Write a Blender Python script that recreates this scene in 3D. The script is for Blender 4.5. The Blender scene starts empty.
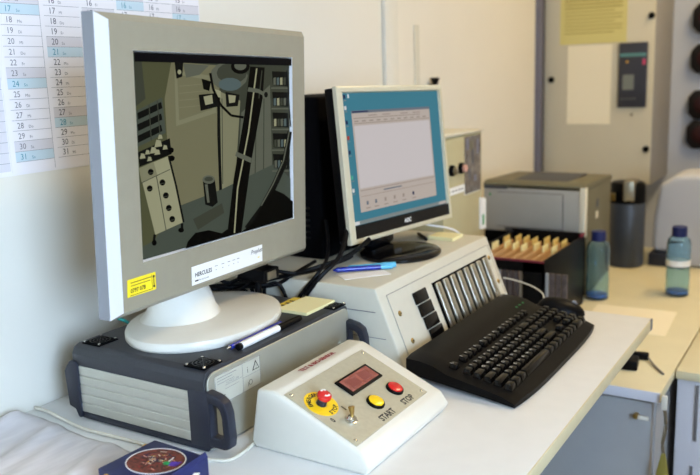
import bpy, bmesh, math, random
from mathutils import Vector, Matrix
random.seed(7)
C = bpy.context.scene.collection
DZ = 0.90                       # desk top height above the floor; build coordinates have the desk top at z = 0
PI = math.pi
R = math.radians

# ------------------------------------------------------------------ materials
def mat(name, col, rough=0.5, metal=0.0, noise=0.0, scale=40.0, bump=0.0, emit=None, strength=0.0,
        trans=0.0, ior=1.45, spec=0.5, coat=0.0, stretch=None, alpha=1.0, nscale2=None):
    m = bpy.data.materials.new(name); m.use_nodes = True
    nt = m.node_tree; b = nt.nodes['Principled BSDF']
    b.inputs['Base Color'].default_value = (*col, 1)
    b.inputs['Roughness'].default_value = rough
    b.inputs['Metallic'].default_value = metal
    b.inputs['IOR'].default_value = ior
    b.inputs['Specular IOR Level'].default_value = spec
    b.inputs['Coat Weight'].default_value = coat
    b.inputs['Transmission Weight'].default_value = trans
    b.inputs['Alpha'].default_value = alpha
    if emit:
        b.inputs['Emission Color'].default_value = (*emit, 1)
        b.inputs['Emission Strength'].default_value = strength
    if noise or bump:
        tc = nt.nodes.new('ShaderNodeTexCoord'); mp = nt.nodes.new('ShaderNodeMapping')
        nz = nt.nodes.new('ShaderNodeTexNoise'); nz.inputs['Scale'].default_value = scale
        nz.inputs['Detail'].default_value = 4
        nt.links.new(tc.outputs['Object'], mp.inputs['Vector']); nt.links.new(mp.outputs['Vector'], nz.inputs['Vector'])
        if stretch: mp.inputs['Scale'].default_value = stretch
        if noise:
            cr = nt.nodes.new('ShaderNodeValToRGB')
            cr.color_ramp.elements[0].position = 0.3; cr.color_ramp.elements[1].position = 0.7
            cr.color_ramp.elements[0].color = (*[max(0, c*(1-noise)) for c in col], 1)
            cr.color_ramp.elements[1].color = (*[min(1, c*(1+noise)) for c in col], 1)
            nt.links.new(nz.outputs['Fac'], cr.inputs['Fac']); nt.links.new(cr.outputs['Color'], b.inputs['Base Color'])
        if bump:
            bp = nt.nodes.new('ShaderNodeBump'); bp.inputs['Strength'].default_value = bump
            bp.inputs['Distance'].default_value = 0.001
            nt.links.new(nz.outputs['Fac'], bp.inputs['Height']); nt.links.new(bp.outputs['Normal'], b.inputs['Normal'])
    return m
def srgb(r, g, b):
    f = lambda c: (c/255/12.92) if c <= 10 else (((c/255)+0.055)/1.055)**2.4
    return (f(r), f(g), f(b))
M = {}
M['wall'] = mat('wall_paint', srgb(228,222,206), .7, noise=.02, scale=3, bump=.15)
M['farwall'] = mat('far_wall_paint', srgb(200,206,218), .7, noise=.02, scale=3)
M['ceiling'] = mat('ceiling_paint', srgb(235,232,222), .8, noise=.02, scale=4)
M['floor'] = mat('floor_lino', srgb(120,108,90), .6, noise=.12, scale=9)
M['desk'] = mat('desk_laminate', srgb(230,230,227), .38, noise=.015, scale=30)
M['desk_edge'] = mat('desk_edge_band', srgb(216,206,168), .5, noise=.03, scale=30)
M['counter'] = mat('counter_laminate', srgb(218,208,172), .45, noise=.03, scale=12)
M['counter_edge'] = mat('counter_edge', srgb(214,214,220), .5)
M['cab_grey'] = mat('cabinet_grey', srgb(160,160,158), .5, noise=.02, scale=20)
M['bezel'] = mat('silver_grey_plastic', srgb(156,150,130), .40, metal=.2, noise=.02, scale=60)
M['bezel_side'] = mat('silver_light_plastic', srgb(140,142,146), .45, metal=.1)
M['bevel'] = mat('silver_trim_glare', srgb(238,240,244), .3, metal=.3)  # near-white colour paints in the light caught by left bevel and lip
M['white_pl'] = mat('white_plastic', srgb(226,222,208), .32, noise=.01, scale=60)
M['cream_pl'] = mat('cream_plastic', srgb(208,203,184), .4, noise=.015, scale=60)
M['aoc_bezel'] = mat('champagne_plastic', srgb(212,205,178), .35, metal=.2)
M['knob_cream'] = mat('olive_cream_enamel', srgb(184,174,134), .5, noise=.02, scale=20)
M['black_gl'] = mat('black_gloss_plastic', (.004,.004,.005), .12, spec=.35)
M['black'] = mat('black_plastic', (.003,.003,.0035), .42, bump=.05, scale=200, spec=.12)
M['black_matte'] = mat('black_matte', (.002,.002,.0025), .7, spec=.05)
M['key'] = mat('key_plastic', (.002,.002,.0025), .22, spec=.3)
M['lid'] = mat('charcoal_enamel', srgb(50,52,56), .45, noise=.08, scale=300, bump=.1)
M['handle'] = mat('dark_blue_grey_plastic', srgb(34,37,48), .45)
M['alu'] = mat('brushed_aluminium', srgb(196,194,180), .38, metal=.55, noise=.04, scale=25, stretch=(1,1,30))
M['alu_side'] = mat('aluminium_side', srgb(176,174,158), .42, metal=.5, noise=.03, scale=25)
M['bar'] = mat('grey_steel_bar', srgb(186,180,160), .3, metal=.7)
M['chrome'] = mat('chrome', (.7,.7,.68), .15, metal=1)
M['brass'] = mat('brass', srgb(170,140,80), .3, metal=1)
M['label'] = mat('sticker_white', srgb(240,240,236), .5)
M['label_dull'] = mat('sticker_silver', srgb(184,182,166), .5)
M['yellow_st'] = mat('sticker_yellow', srgb(240,214,40), .5)
M['ink'] = mat('black_ink', (.012,.012,.014), .6)
M['ink_grey'] = mat('grey_ink', srgb(120,118,120), .6)
M['pink'] = mat('salmon_cap', srgb(214,160,140), .35)
M['ink_mid'] = mat('mid_grey_ink', srgb(84,82,86), .6)
M['ink_red'] = mat('red_ink', srgb(158,52,52), .6)
M['panel'] = mat('grey_panel', srgb(186,180,156), .42, metal=.25, noise=.05, scale=150)
M['red'] = mat('red_plastic', srgb(212,34,34), .25, coat=.4)
M['yellow'] = mat('yellow_plastic', srgb(250,205,20), .25, coat=.3)
M['yellow_disc'] = mat('yellow_disc', srgb(244,200,22), .5)
M['glass_red'] = mat('red_tinted_window', srgb(158,92,80), .12, coat=.5, noise=.25, scale=70)
M['led_dark'] = mat('dark_digit', srgb(134,70,62), .3)
M['blue_pen'] = mat('blue_pen', srgb(24,44,150), .25, coat=.3)
M['cyan'] = mat('cyan_plastic', srgb(96,186,222), .3)
M['pad'] = mat('cream_paper', srgb(236,228,176), .8)
M['pad_y'] = mat('yellow_paper', srgb(224,196,70), .8)
M['paper'] = mat('white_paper', srgb(240,240,240), .8)
M['paper_dull'] = mat('dull_paper', srgb(222,214,188), .8)
M['paper_cream'] = mat('cream_sheet', srgb(242,232,204), .8)
M['cal'] = mat('calendar_paper', srgb(234,230,230), .75)
M['cal_grey'] = mat('calendar_grey', srgb(214,210,212), .75)
M['cal_blue'] = mat('calendar_blue_band', srgb(196,214,220), .75)
M['teal_ink'] = mat('teal_ink', srgb(60,140,155), .7)
M['cable'] = mat('black_cable', (.003,.003,.0035), .4, spec=.15)
M['cord_white'] = mat('white_cord', srgb(214,208,190), .5)
M['teal'] = mat('teal_cable', srgb(30,120,110), .5)
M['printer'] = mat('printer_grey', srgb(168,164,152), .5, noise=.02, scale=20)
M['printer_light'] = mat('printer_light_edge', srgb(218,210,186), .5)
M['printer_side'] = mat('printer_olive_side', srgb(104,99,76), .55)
M['printer_dark'] = mat('printer_recess', srgb(70,72,78), .6)
M['folder'] = mat('manila_folder', srgb(184,146,100), .75, noise=.08, scale=60)
M['folder_tab'] = mat('folder_tab', srgb(240,224,160), .6)
M['folder_tab_y'] = mat('folder_tab_yellow', srgb(222,192,110), .6)
M['burgundy'] = mat('burgundy_edge', srgb(110,28,44), .5)
M['file_strip'] = mat('file_edge_grey', srgb(84,74,72), .6, noise=.3, scale=80)
M['can'] = mat('dark_slate_enamel', srgb(58,64,74), .4, noise=.05, scale=30)
M['steel'] = mat('dull_steel', srgb(150,142,122), .35, metal=.8)
M['pale'] = mat('pale_grey_plastic', srgb(190,192,198), .55)
M['socket'] = mat('dark_maroon', srgb(44,6,14), .35)
M['socket_rim'] = mat('socket_rim', srgb(14,10,14), .5)
M['display_dark'] = mat('dark_slate_panel', srgb(52,54,66), .4)
M['lcd'] = mat('dull_lcd', srgb(120,126,120), .3)
M['cab_cream'] = mat('cabinet_cream', srgb(212,204,180), .55, noise=.02, scale=6)
M['cab_side'] = mat('cabinet_side', srgb(150,146,140), .55)
M['slate'] = mat('blue_slate', srgb(112,112,128), .6)
M['notice'] = mat('notice_yellow', srgb(216,204,132), .75)
M['notice_ink'] = mat('notice_ink', srgb(160,140,64), .75)
M['navy'] = mat('navy_card', srgb(26,34,84), .45, noise=.1, scale=60)
M['tangle'] = mat('brown_tangle_print', srgb(104,50,38), .5, noise=.75, scale=240)
M['green'] = mat('green_plastic', srgb(20,150,80), .4)
M['purple'] = mat('purple_print', srgb(86,52,170), .5)
M['gold'] = mat('gold_print', srgb(232,176,60), .5, noise=.25, scale=150)
M['sheet'] = mat('rumpled_sheet', srgb(212,207,206), .6, noise=.10, scale=14, stretch=(6,1,1))
M['olive'] = mat('olive_strap', srgb(140,128,54), .7)
M['bottle'] = mat('blue_tinted_bottle', (.62,.84,.96), .04, trans=.97, ior=1.4)
M['bottle_cap'] = mat('dark_blue_cap', srgb(24,36,92), .4)
M['water'] = mat('bottle_water', (.70,.88,.93), .02, trans=1.0, ior=1.15)
M['bottle_base'] = mat('bottle_base_blue', srgb(46,112,190), .3)
M['photo'] = mat('glossy_photo', srgb(112,104,96), .25, noise=.6, scale=45, coat=.4)
def glow(name, rgb, k=1.0):
    c = srgb(*rgb)
    return mat(name, tuple(x*.04 for x in c), .35, emit=c, strength=k, spec=.04)
# screen pictures: each colour is light given off by the screen
KB = .66
G = {n: glow('screen_'+n, c, KB) for n, c in dict(
    bg=(84,86,60), wall=(122,120,92), wall2=(108,106,80), floor=(76,84,74), dark=(16,18,16), black=(4,5,5),
    mid=(66,70,58), light=(160,160,128), pale=(134,134,106), grey=(98,102,88), top=(12,13,18), blue=(88,104,104)).items()}
M['screen_edge'] = M['black_gl']
KA = .62
A = {n: glow('desktop_'+n, c, KA) for n, c in dict(
    teal=(72,138,158), win=(205,192,182), win_light=(222,214,214), title=(120,128,140), line=(170,156,146), task=(140,150,150),
    white=(236,236,236), red=(190,70,50), green=(90,190,160), navy=(40,50,90)).items()}

# ------------------------------------------------------------------ mesh builder
class MB:
    def __init__(s): s.v=[]; s.f=[]; s.m=[]; s.mats=[]
    def mi(s, m):
        if m not in s.mats: s.mats.append(m)
        return s.mats.index(m)
    def add(s, vs, fs, m, T=None):
        o=len(s.v); k=s.mi(m)
        s.v += [tuple(T@Vector(v)) if T else tuple(v) for v in vs]
        for f in fs: s.f.append(tuple(i+o for i in f)); s.m.append(k)
        return s
    def bm(s, bm, m, T=None):
        bm.verts.index_update()
        vs=[v.co.copy() for v in bm.verts]; fs=[[v.index for v in f.verts] for f in bm.faces]; bm.free()
        return s.add(vs, fs, m, T)
    def box(s, a, b, m, bev=0.0, seg=2, T=None):
        bm=bmesh.new(); bmesh.ops.create_cube(bm, size=1)
        for v in bm.verts: v.co=Vector([(a[i]+b[i])/2+v.co[i]*(b[i]-a[i]) for i in range(3)])
        if bev: bmesh.ops.bevel(bm, geom=bm.edges[:], offset=bev, segments=seg, profile=.5, affect='EDGES')
        return s.bm(bm, m, T)
    def prism(s, poly, ax, a, b, m, bev=0.0, seg=2, T=None):
        # poly in the two other axes (order xyz without ax), extruded along ax from a to b
        def P(p, t):
            q=list(p); q.insert(ax, t); return q
        bm=bmesh.new()
        va=[bm.verts.new(P(p,a)) for p in poly]; vb=[bm.verts.new(P(p,b)) for p in poly]
        bm.faces.new(va); bm.faces.new(vb[::-1])
        n=len(poly)
        for i in range(n): bm.faces.new((va[i], vb[i], vb[(i+1)%n], va[(i+1)%n]))
        bmesh.ops.recalc_face_normals(bm, faces=bm.faces[:])
        if bev: bmesh.ops.bevel(bm, geom=bm.edges[:], offset=bev, segments=seg, profile=.5, affect='EDGES', clamp_overlap=True)
        return s.bm(bm, m, T)
    def lathe(s, prof, m, seg=32, T=None, sx=1, sy=1):
        # prof: (radius, z) list; ends closed
        vs=[]; fs=[]; n=len(prof)
        for r,z in prof:
            for k in range(seg):
                a=2*PI*k/seg; vs.append((r*math.cos(a)*sx, r*math.sin(a)*sy, z))
        for i in range(n-1):
            for k in range(seg):
                k2=(k+1)%seg; fs.append((i*seg+k, i*seg+k2, (i+1)*seg+k2, (i+1)*seg+k))
        fs.append(tuple(range(seg))[::-1]); fs.append(tuple((n-1)*seg+k for k in range(seg)))
        return s.add(vs, fs, m, T)
    def cyl(s, p, q, r, m, r2=None, seg=20, T=None, bev=0.0):
        p=Vector(p); q=Vector(q); d=q-p; L=d.length
        rot=d.to_track_quat('Z','Y').to_matrix().to_4x4()
        Tm=Matrix.Translation(p)@rot
        if T: Tm=T@Tm
        r2=r if r2 is None else r2
        prof=[(r,0),(r2,L)] if not bev else [(r-bev,0),(r,bev),(r2,L-bev),(r2-bev,L)]
        return s.lathe(prof, m, seg, Tm)
    def tube(s, pts, r, m, seg=8, T=None, sub=8):
        P=[Vector(p) for p in pts]
        Q=[]
        for i in range(len(P)-1):
            p0=P[max(i-1,0)];p1=P[i];p2=P[i+1];p3=P[min(i+2,len(P)-1)]
            for k in range(sub):
                t=k/sub
                Q.append(.5*((2*p1)+(p2-p0)*t+(2*p0-5*p1+4*p2-p3)*t*t+(3*p1-p0-3*p2+p3)*t**3))
        Q.append(P[-1])
        vs=[]; fs=[]; up=Vector((0,0,1))
        for i,q in enumerate(Q):
            d=(Q[min(i+1,len(Q)-1)]-Q[max(i-1,0)]).normalized()
            x=d.cross(up)
            if x.length<1e-3: x=Vector((1,0,0))
            x.normalize(); y=x.cross(d)
            for k in range(seg):
                a=2*PI*k/seg; vs.append(q+x*r*math.cos(a)+y*r*math.sin(a))
        n=len(Q)
        for i in range(n-1):
            for k in range(seg):
                k2=(k+1)%seg; fs.append((i*seg+k, i*seg+k2, (i+1)*seg+k2, (i+1)*seg+k))
        fs.append(tuple(range(seg))[::-1]); fs.append(tuple((n-1)*seg+k for k in range(seg)))
        return s.add(vs, fs, m, T)
    def poly(s, pts, m, th=0.0003, T=None):
        # flat printed shape in the xy plane with a small thickness
        n=len(pts); vs=[(x,y,0) for x,y in pts]+[(x,y,th) for x,y in pts]
        area=sum(pts[i][0]*pts[(i+1)%n][1]-pts[(i+1)%n][0]*pts[i][1] for i in range(n))
        idx=list(range(n)) if area>0 else list(range(n))[::-1]
        fs=[tuple(i+n for i in idx), tuple(idx[::-1])]
        for k in range(n):
            a=idx[k]; b=idx[(k+1)%n]; fs.append((a,b,b+n,a+n))
        return s.add(vs, fs, m, T)
    def rect(s, x0,y0,x1,y1, m, th=.0003, T=None): return s.poly([(x0,y0),(x1,y0),(x1,y1),(x0,y1)], m, th, T)
    def ell(s, cx,cy,rx,ry, m, th=.0003, T=None, seg=28): return s.poly([(cx+rx*math.cos(2*PI*k/seg), cy+ry*math.sin(2*PI*k/seg)) for k in range(seg)], m, th, T)
    def ring(s, cx,cy,rx,ry,w, m, th=.0004, T=None, seg=36):
        for k in range(seg):
            a=2*PI*k/seg; b=2*PI*(k+1)/seg
            s.poly([(cx+rx*math.cos(a),cy+ry*math.sin(a)),(cx+rx*math.cos(b),cy+ry*math.sin(b)),
                    (cx+(rx-w)*math.cos(b),cy+(ry-w)*math.sin(b)),(cx+(rx-w)*math.cos(a),cy+(ry-w)*math.sin(a))], m, th, T)
        return s
    def text(s, body, size, m, T, align='LEFT', th=.0002, sx=1.0, shear=0.0, bold=0.0):
        cu=bpy.data.curves.new('t','FONT'); cu.body=body; cu.size=size; cu.align_x=align; cu.resolution_u=2; cu.shear=shear; cu.offset=bold
        o=bpy.data.objects.new('t',cu); me=o.to_mesh()
        vs=[(v.co.x*sx, v.co.y, th) for v in me.vertices]; fs=[tuple(p.vertices) for p in me.polygons]
        o.to_mesh_clear(); bpy.data.objects.remove(o); bpy.data.curves.remove(cu)
        return s.add(vs, fs, m, T)
    def build(s, name, parent=None, loc=None, smooth=True, rot=None):
        me=bpy.data.meshes.new(name)
        vs=s.v
        if parent is None and loc is not None: vs=[tuple(Vector(v)-Vector(loc)) for v in vs]
        me.from_pydata(vs, [], s.f); 
        for m in s.mats: me.materials.append(m)
        for p,k in zip(me.polygons, s.m): p.material_index=k; p.use_smooth=smooth
        me.validate(); me.update()
        if smooth: me.set_sharp_from_angle(angle=R(35))
        o=bpy.data.objects.new(name, me); C.objects.link(o)
        if parent is not None: o.parent=parent
        elif loc is not None: o.location=(loc[0],loc[1],loc[2]+DZ)
        else: o.location=(0,0,DZ)
        return o
def tag(o, label=None, cat=None, group=None, kind=None):
    if label: o['label']=label
    if cat: o['category']=cat
    if group: o['group']=group
    if kind: o['kind']=kind
    return o
def thing(name, label, cat, loc, rot=(0,0,0), group=None):
    o=bpy.data.objects.new(name, None); C.objects.link(o); o.empty_display_size=.05
    o.location=(loc[0],loc[1],loc[2]+DZ); o.rotation_euler=rot
    return tag(o, label, cat, group)
def copy_tree(o, parent=None):
    c=o.copy(); C.objects.link(c)
    if parent: c.parent=parent
    for ch in list(o.children): copy_tree(ch, c)
    return c
def basis(o, x, y):
    # matrix whose xy plane carries prints: x to the right, y up, z out of the surface
    x=Vector(x).normalized(); y=Vector(y).normalized(); z=x.cross(y)
    m=Matrix((x,y,z)).transposed().to_4x4(); m.translation=Vector(o); return m
TR=Matrix.Translation

# ------------------------------------------------------------------ the room
WX=-1.07; FY=3.48; RX=1.75; NY=-1.45; FZ=-DZ; CZ=1.75
def struct(name, mb, label=None):
    o=mb.build(name); o['kind']='structure'; return o
struct('floor', MB().box((WX-.1,NY-.1,FZ-.08),(RX+.1,FY+.1,FZ), M['floor']))
struct('ceiling', MB().box((WX-.1,NY-.1,CZ),(RX+.1,FY+.1,CZ+.08), M['ceiling']))
struct('wall_left', MB().box((WX-.1,NY-.1,FZ),(WX,FY+.1,CZ), M['wall']))
struct('wall_back', MB().box((WX,FY,FZ),(RX,FY+.1,CZ), M['farwall']))
struct('wall_front', MB().box((WX,NY-.1,FZ),(RX,NY,CZ), M['wall']))
# right wall with a window opening beside the camera
wy0,wy1,wz0,wz1=-1.15,.05,-.05,1.40
w=MB()
w.box((RX,NY-.1,FZ),(RX+.1,wy0,CZ),M['wall']); w.box((RX,wy1,FZ),(RX+.1,FY+.1,CZ),M['wall'])
w.box((RX,wy0,FZ),(RX+.1,wy1,wz0),M['wall']); w.box((RX,wy0,wz1),(RX+.1,wy1,CZ),M['wall'])
struct('wall_right', w)
w=MB()
for a,b in (((wy0,wz0),(wy0+.05,wz1)),((wy1-.05,wz0),(wy1,wz1)),((wy0,wz0),(wy1,wz0+.05)),((wy0,wz1-.05),(wy1,wz1)),((-.575,wz0),(-.525,wz1))):
    w.box((RX+.03,a[0],a[1]),(RX+.08,b[0],b[1]),M['white_pl'])
win=struct('window_1', w)
g=MB().box((RX+.052,wy0+.04,wz0+.04),(RX+.058,wy1-.04,wz1-.04), mat('window_glass',(1,1,1),0,trans=1,ior=1.02)).build('pane',parent=win)
# vertical wall strip (conduit cover) on the left wall
struct('trim_1', MB().box((WX,1.905,FZ),(WX+.012,1.975,CZ), M['white_pl'], .003))
struct('trim_2', MB().box((WX,2.085,-.2),(WX+.004,2.115,.63), M['cream_pl'], .001))
struct('gap_strip', MB().box((WX,3.105,-.2),(WX+.02,3.148,CZ), M['slate'], .002))  # slate strip painted in for the dark gap beside the wall cabinet

# ------------------------------------------------------------------ desk
DX1=-.3165; DY1=1.642
t=thing('desk','white laminate desk with cream front edge carrying the monitors and control box','desk',(-.69,.8,-DZ))
L=lambda p:(p[0]+.69,p[1]-.8,p[2]+DZ)
def lbox(mb,a,b,m,bev=0.0,off=L): return mb.box(off(a),off(b),m,bev)
lbox(MB(),(WX+.002,-.25,-.022),(DX1-.002,DY1,0),M['desk'],.001).build('desktop',t)
lbox(MB(),(DX1-.002,-.25,-.022),(DX1,DY1,-.0005),M['desk_edge'],.0006).build('edge_band',t)
for x in (-1.0,-.80):
    for y in (-.18,1.57):
        lbox(MB(),(x-.02,y-.02,-DZ),(x+.02,y+.02,-.022),M['cab_grey'],.002).build('leg',t)
lbox(MB(),(-.98,-.17,-.09),(-.965,1.56,-.022),M['cab_grey']).build('rail',t)
lbox(MB(),(DX1-.004,DY1-.016,-.0225),(DX1+.0005,DY1+.0005,-.0003),M['ink_grey'],.0005).build('corner_mark',t)  # dark piece drawn where the edge band is missing at the corner

# ------------------------------------------------------------------ lower counter beyond the desk
cz=-.16
tag(MB().box((WX+.002,1.655,cz-.022),(-.297,3.05,cz),M['counter'],.001).build('counter_top',loc=(-.68,2.3,cz-.022)),
    'lower cream countertop beyond the desk end carrying the printer and bottles','countertop')
# white front edge belongs to the counter top: a thin facing
ct=bpy.data.objects['counter_top']
MB().box((WX+.004+.68,1.6525-2.3,0.0),(-.298+.68,1.6553-2.3,.0215),M['counter_edge'],.0005).build('front_facing',ct)
t=thing('drawer_cabinet','plain grey cabinet with a small lock under the lower cream countertop','cabinet',(-.67,2.2,-DZ))
L2=lambda p:(p[0]+.67,p[1]-2.2,p[2]+DZ)
MB().box(L2((-1.06,1.69,-DZ)),L2((-.31,3.0,cz-.024)),M['cab_grey'],.002).build('body',t)
d=MB().box(L2((-1.055,1.668,-DZ+.05)),L2((-.315,1.689,cz-.032)),M['cab_grey'],.002).build('door',t)
k=MB(); k.cyl(L2((-.345,1.668,-.222)),L2((-.345,1.655,-.222)),.006,M['brass'],bev=.001); k.box(L2((-.340,1.650,-.225)),L2((-.318,1.656,-.216)),M['white_pl'],.002)
k.build('lock',d)
t=thing('side_cabinet','narrow pale grey cabinet with beige top right of the lower countertop','cabinet',(-.255,2.4,-DZ))
L3=lambda p:(p[0]+.255,p[1]-2.4,p[2]+DZ)
MB().box(L3((-.291,1.81,-DZ)),L3((-.232,3.0,cz-.02)),M['counter_edge'],.002).build('body',t)
MB().box(L3((-.293,1.80,cz-.019)),L3((-.228,3.0,cz)),M['counter'],.001).build('top',t)
MB().box(L3((-.252,1.806,-.32)),L3((-.246,1.811,cz-.03)),M['ink_grey']).box(L3((-.256,1.806,-.7)),L3((-.250,1.811,-.38)),M['ink_grey']).build('slot',t)

# hanging strap with tag
t=thing('key_strap','olive strap with white clip hanging beside the grey cabinet lock','strap',(-.286,1.643,-.285))
MB().box((-.006,-.004,.095),(.005,.004,.125),M['white_pl'],.002).build('clip',t)
MB().tube([(0,0,.10),(.004,-.001,.06),(-.001,.0,.02),(.003,.001,-.01)],.0035,M['steel']).build('cord',t)
MB().prism([(-.002,0),(.005,0),(.013,-.045),(.007,-.11),(-.006,-.11),(-.012,-.05)],1,-.003,.003,M['olive'],.001).build('strap',t)

# ------------------------------------------------------------------ aluminium equipment case
RX0,RX1,RY0,RY1=-.974,-.712,.765,1.130
t=thing('equipment_case','aluminium equipment case with charcoal lid and handles under the large monitor','equipment case',((RX0+RX1)/2,RY0,0))
cx,cy=(RX0+RX1)/2,RY0
o=lambda x,y,z:(x-cx,y-cy,z)
ZT=.117
b=MB().box(o(RX0+.006,RY0+.006,.010),o(RX1-.002,RY1-.004,.105),M['alu_side'],.002)
b.build('body',t)
# right side panel with rounded front top corner
sp=[]
for a in range(0,91,15):
    sp.append((RY0+.002+.016-.016*math.cos(R(a))-cy, .112-.016+.016*math.sin(R(a))))
for a in range(0,91,15):
    sp.append((RY1-.003-.014+.014*math.sin(R(a))-cy, .112-.014+.014*math.cos(R(a))))
sp += [(RY1-.003-cy,.004),(RY0+.002-cy,.004)]
MB().prism(sp,0,RX1-.003-cx,RX1-cx,M['alu_side'],.0006,1).build('side_panel',t)
# lid: rounded slab with front lip
lp=[(RY0-.002-cy,.086),(RY0-.002-cy,.104),(RY0+.003-cy,.113),(RY0+.013-cy,ZT),(RY1-.012-cy,ZT),(RY1-.002-cy,.112),(RY1-cy,.102),(RY1-cy,.086),(RY1-.006-cy,.086),(RY1-.006-cy,.104),(RY0+.006-cy,.104),(RY0+.006-cy,.086)]
MB().prism(lp,0,RX0-cx-.002,RX1-.0035-cx,M['lid'],.0012,2).box(o(RX0-.003,RY0+.012,.05),o(RX0+.004,RY1-.012,.107),M['lid'],.003).build('lid',t)
fp=MB()
for i in range(5):
    z0=.013+i*.0146
    fp.box(o(RX0+.008,RY0-.002,z0),o(RX1-.031,RY0+.008,z0+.0142),M['alu'],.0012,1)
fp.build('front_panel',t)
MB().box(o(RX0+.006,RY0-.001,.002),o(RX1-.004,RY0+.01,.0125),M['handle'],.002).build('bottom_rail',t)
# left bracket: narrow dark column that steps outwards
MB().prism([(RX0-.006-cx,.092),(RX0+.007-cx,.092),(RX0+.010-cx,.086),(RX0+.010-cx,.004),(RX0+.004-cx,.004),(RX0-.002-cx,.016),(RX0-.015-cx,.020),(RX0-.019-cx,.074),(RX0-.013-cx,.084)],1,-.006,.008,M['handle'],.002).build('bracket',t)
def loop_handle(y, front):
    h=MB(); x0=RX1-.034-cx if front else RX1-.01-cx; x1=RX1-cx
    yy0,yy1=(y-cy-.008,y-cy+.008)
    # column on the case corner
    h.box((x0,yy0,.008),(x1+.004,yy1,.090),M['handle'],.003)
    # outer loop as a frame polygon (outer and inner outline)
    out=[(x1,.090),(x1+.020,.086),(x1+.031,.079),(x1+.036,.064),(x1+.038,.030),(x1+.036,.016),(x1+.028,.012),(x1,.012)]
    inn=[(x1+.005,.075),(x1+.016,.073),(x1+.022,.068),(x1+.025,.058),(x1+.0255,.034),(x1+.024,.028),(x1+.018,.026),(x1+.005,.026)]
    n=len(out); vs=[]; fs=[]
    for yv in (yy0,yy1):
        vs+=[(a,yv,c) for a,c in out]+[(a,yv,c) for a,c in inn]
    for i in range(n):
        j=(i+1)%n
        fs+=[(i,j,n+j,n+i),(2*n+i,3*n+i,3*n+j,2*n+j),(i,2*n+i,2*n+j,j),(n+i,n+j,3*n+j,3*n+i)]
    bm=bmesh.new(); bv=[bm.verts.new(v) for v in vs]
    for f in fs: bm.faces.new([bv[i] for i in f])
    bmesh.ops.recalc_face_normals(bm,faces=bm.faces[:])
    bmesh.ops.bevel(bm,geom=bm.edges[:],offset=.0022,segments=2,profile=.5,affect='EDGES',clamp_overlap=True)
    h.bm(bm,M['handle'])
    return h.build('handle',t)
loop_handle(RY0+.005,True); loop_handle(RY1-.004,False)
for x in (RX0+.03,RX1-.03):
    for y in (RY0+.02,RY1-.03):
        MB().cyl(o(x,y,0),o(x,y,.010),.011,M['black_matte'],bev=.001).build('foot',t)
for (x,y) in ((-.948,.795),(-.738,.790),(-.733,1.105),(-.945,1.105)):
    f=MB().box(o(x-.019,y-.019,ZT-.001),o(x+.019,y+.019,ZT+.0015),M['black_matte'],.001)
    fo=f.build('fan_grille',t)
    r=MB()
    for rr in (.005,.010,.015): r.lathe([(rr-.0007,0),(rr-.0007,.0012),(rr+.0007,.0012),(rr+.0007,0)],M['black_gl'],24,TR(o(x,y,ZT+.0013)))
    for a in range(4):
        r.cyl(o(x,y,ZT+.002),o(x+.017*math.cos(a*PI/2+.78),y+.017*math.sin(a*PI/2+.78),ZT+.002),.0008,M['black_gl'],seg=6)
    r.build('guard_rings',fo)
    s=MB()
    for sx in (-1,1):
        for sy in (-1,1): s.cyl(o(x+.0155*sx,y+.0155*sy,ZT+.001),o(x+.0155*sx,y+.0155*sy,ZT+.0035),.0021,M['chrome'],seg=10,bev=.0005)
    s.build('screws',fo)
# rating plate on the side
T=basis(o(RX1+.0001,.782,.062),(0,1,0),(0,0,1))
s=MB().rect(0,0,.098,.043,M['label_dull'],.0004,T)
T2=T@TR((0,0,.0004))
for a,b_,c,d_ in ((0,0,.098,.0004),(0,.0426,.098,.043),(0,0,.0004,.043),(.0976,0,.098,.043),(.058,0,.0584,.043),(.058,.021,.098,.0214),(.004,.038,.045,.0388),(.004,.034,.036,.0346),(.004,.030,.04,.0305),(.02,.024,.056,.0244),(.02,.019,.05,.0194)):
    s.rect(a,b_,c,d_,M['ink_grey'],.0002,T2)
s.text('CE',.013,M['ink'],T2@TR((.004,.003,0)))
s.text('i',.010,M['ink'],T2@TR((.0685,.005,0)))
tri=lambda x,y,k,m,dz:s.poly([(x-k,y-k*.7),(x+k,y-k*.7),(x,y+k)],m,.0002,T2@TR((0,0,dz)))
tri(.088,.031,.008,M['ink'],0); tri(.088,.0305,.0058,M['label_dull'],.0002); s.text('!',.008,M['ink'],T2@TR((.0873,.027,.0004)))
s.text('i',.013,M['ink'],T2@TR((.068,.026,0))); s.ring(.075,.010,.004,.004,.0006,M['ink'],.0002,T2,16)
s.text('OUTPUT 3 24V',.0042,M['ink_grey'],T2@TR((.022,.0255,0)))
s.build('rating_plate',t)

# ------------------------------------------------------------------ large silver monitor
def plane_poly(mb, pts, m, T, z=0, th=.0002): mb.poly(pts, m, th, T@TR((0,0,z)))
bt=thing('large_monitor','large silver grey monitor on white oval foot, screen showing a dim laboratory','monitor',(-.860,.935,ZT))
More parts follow.
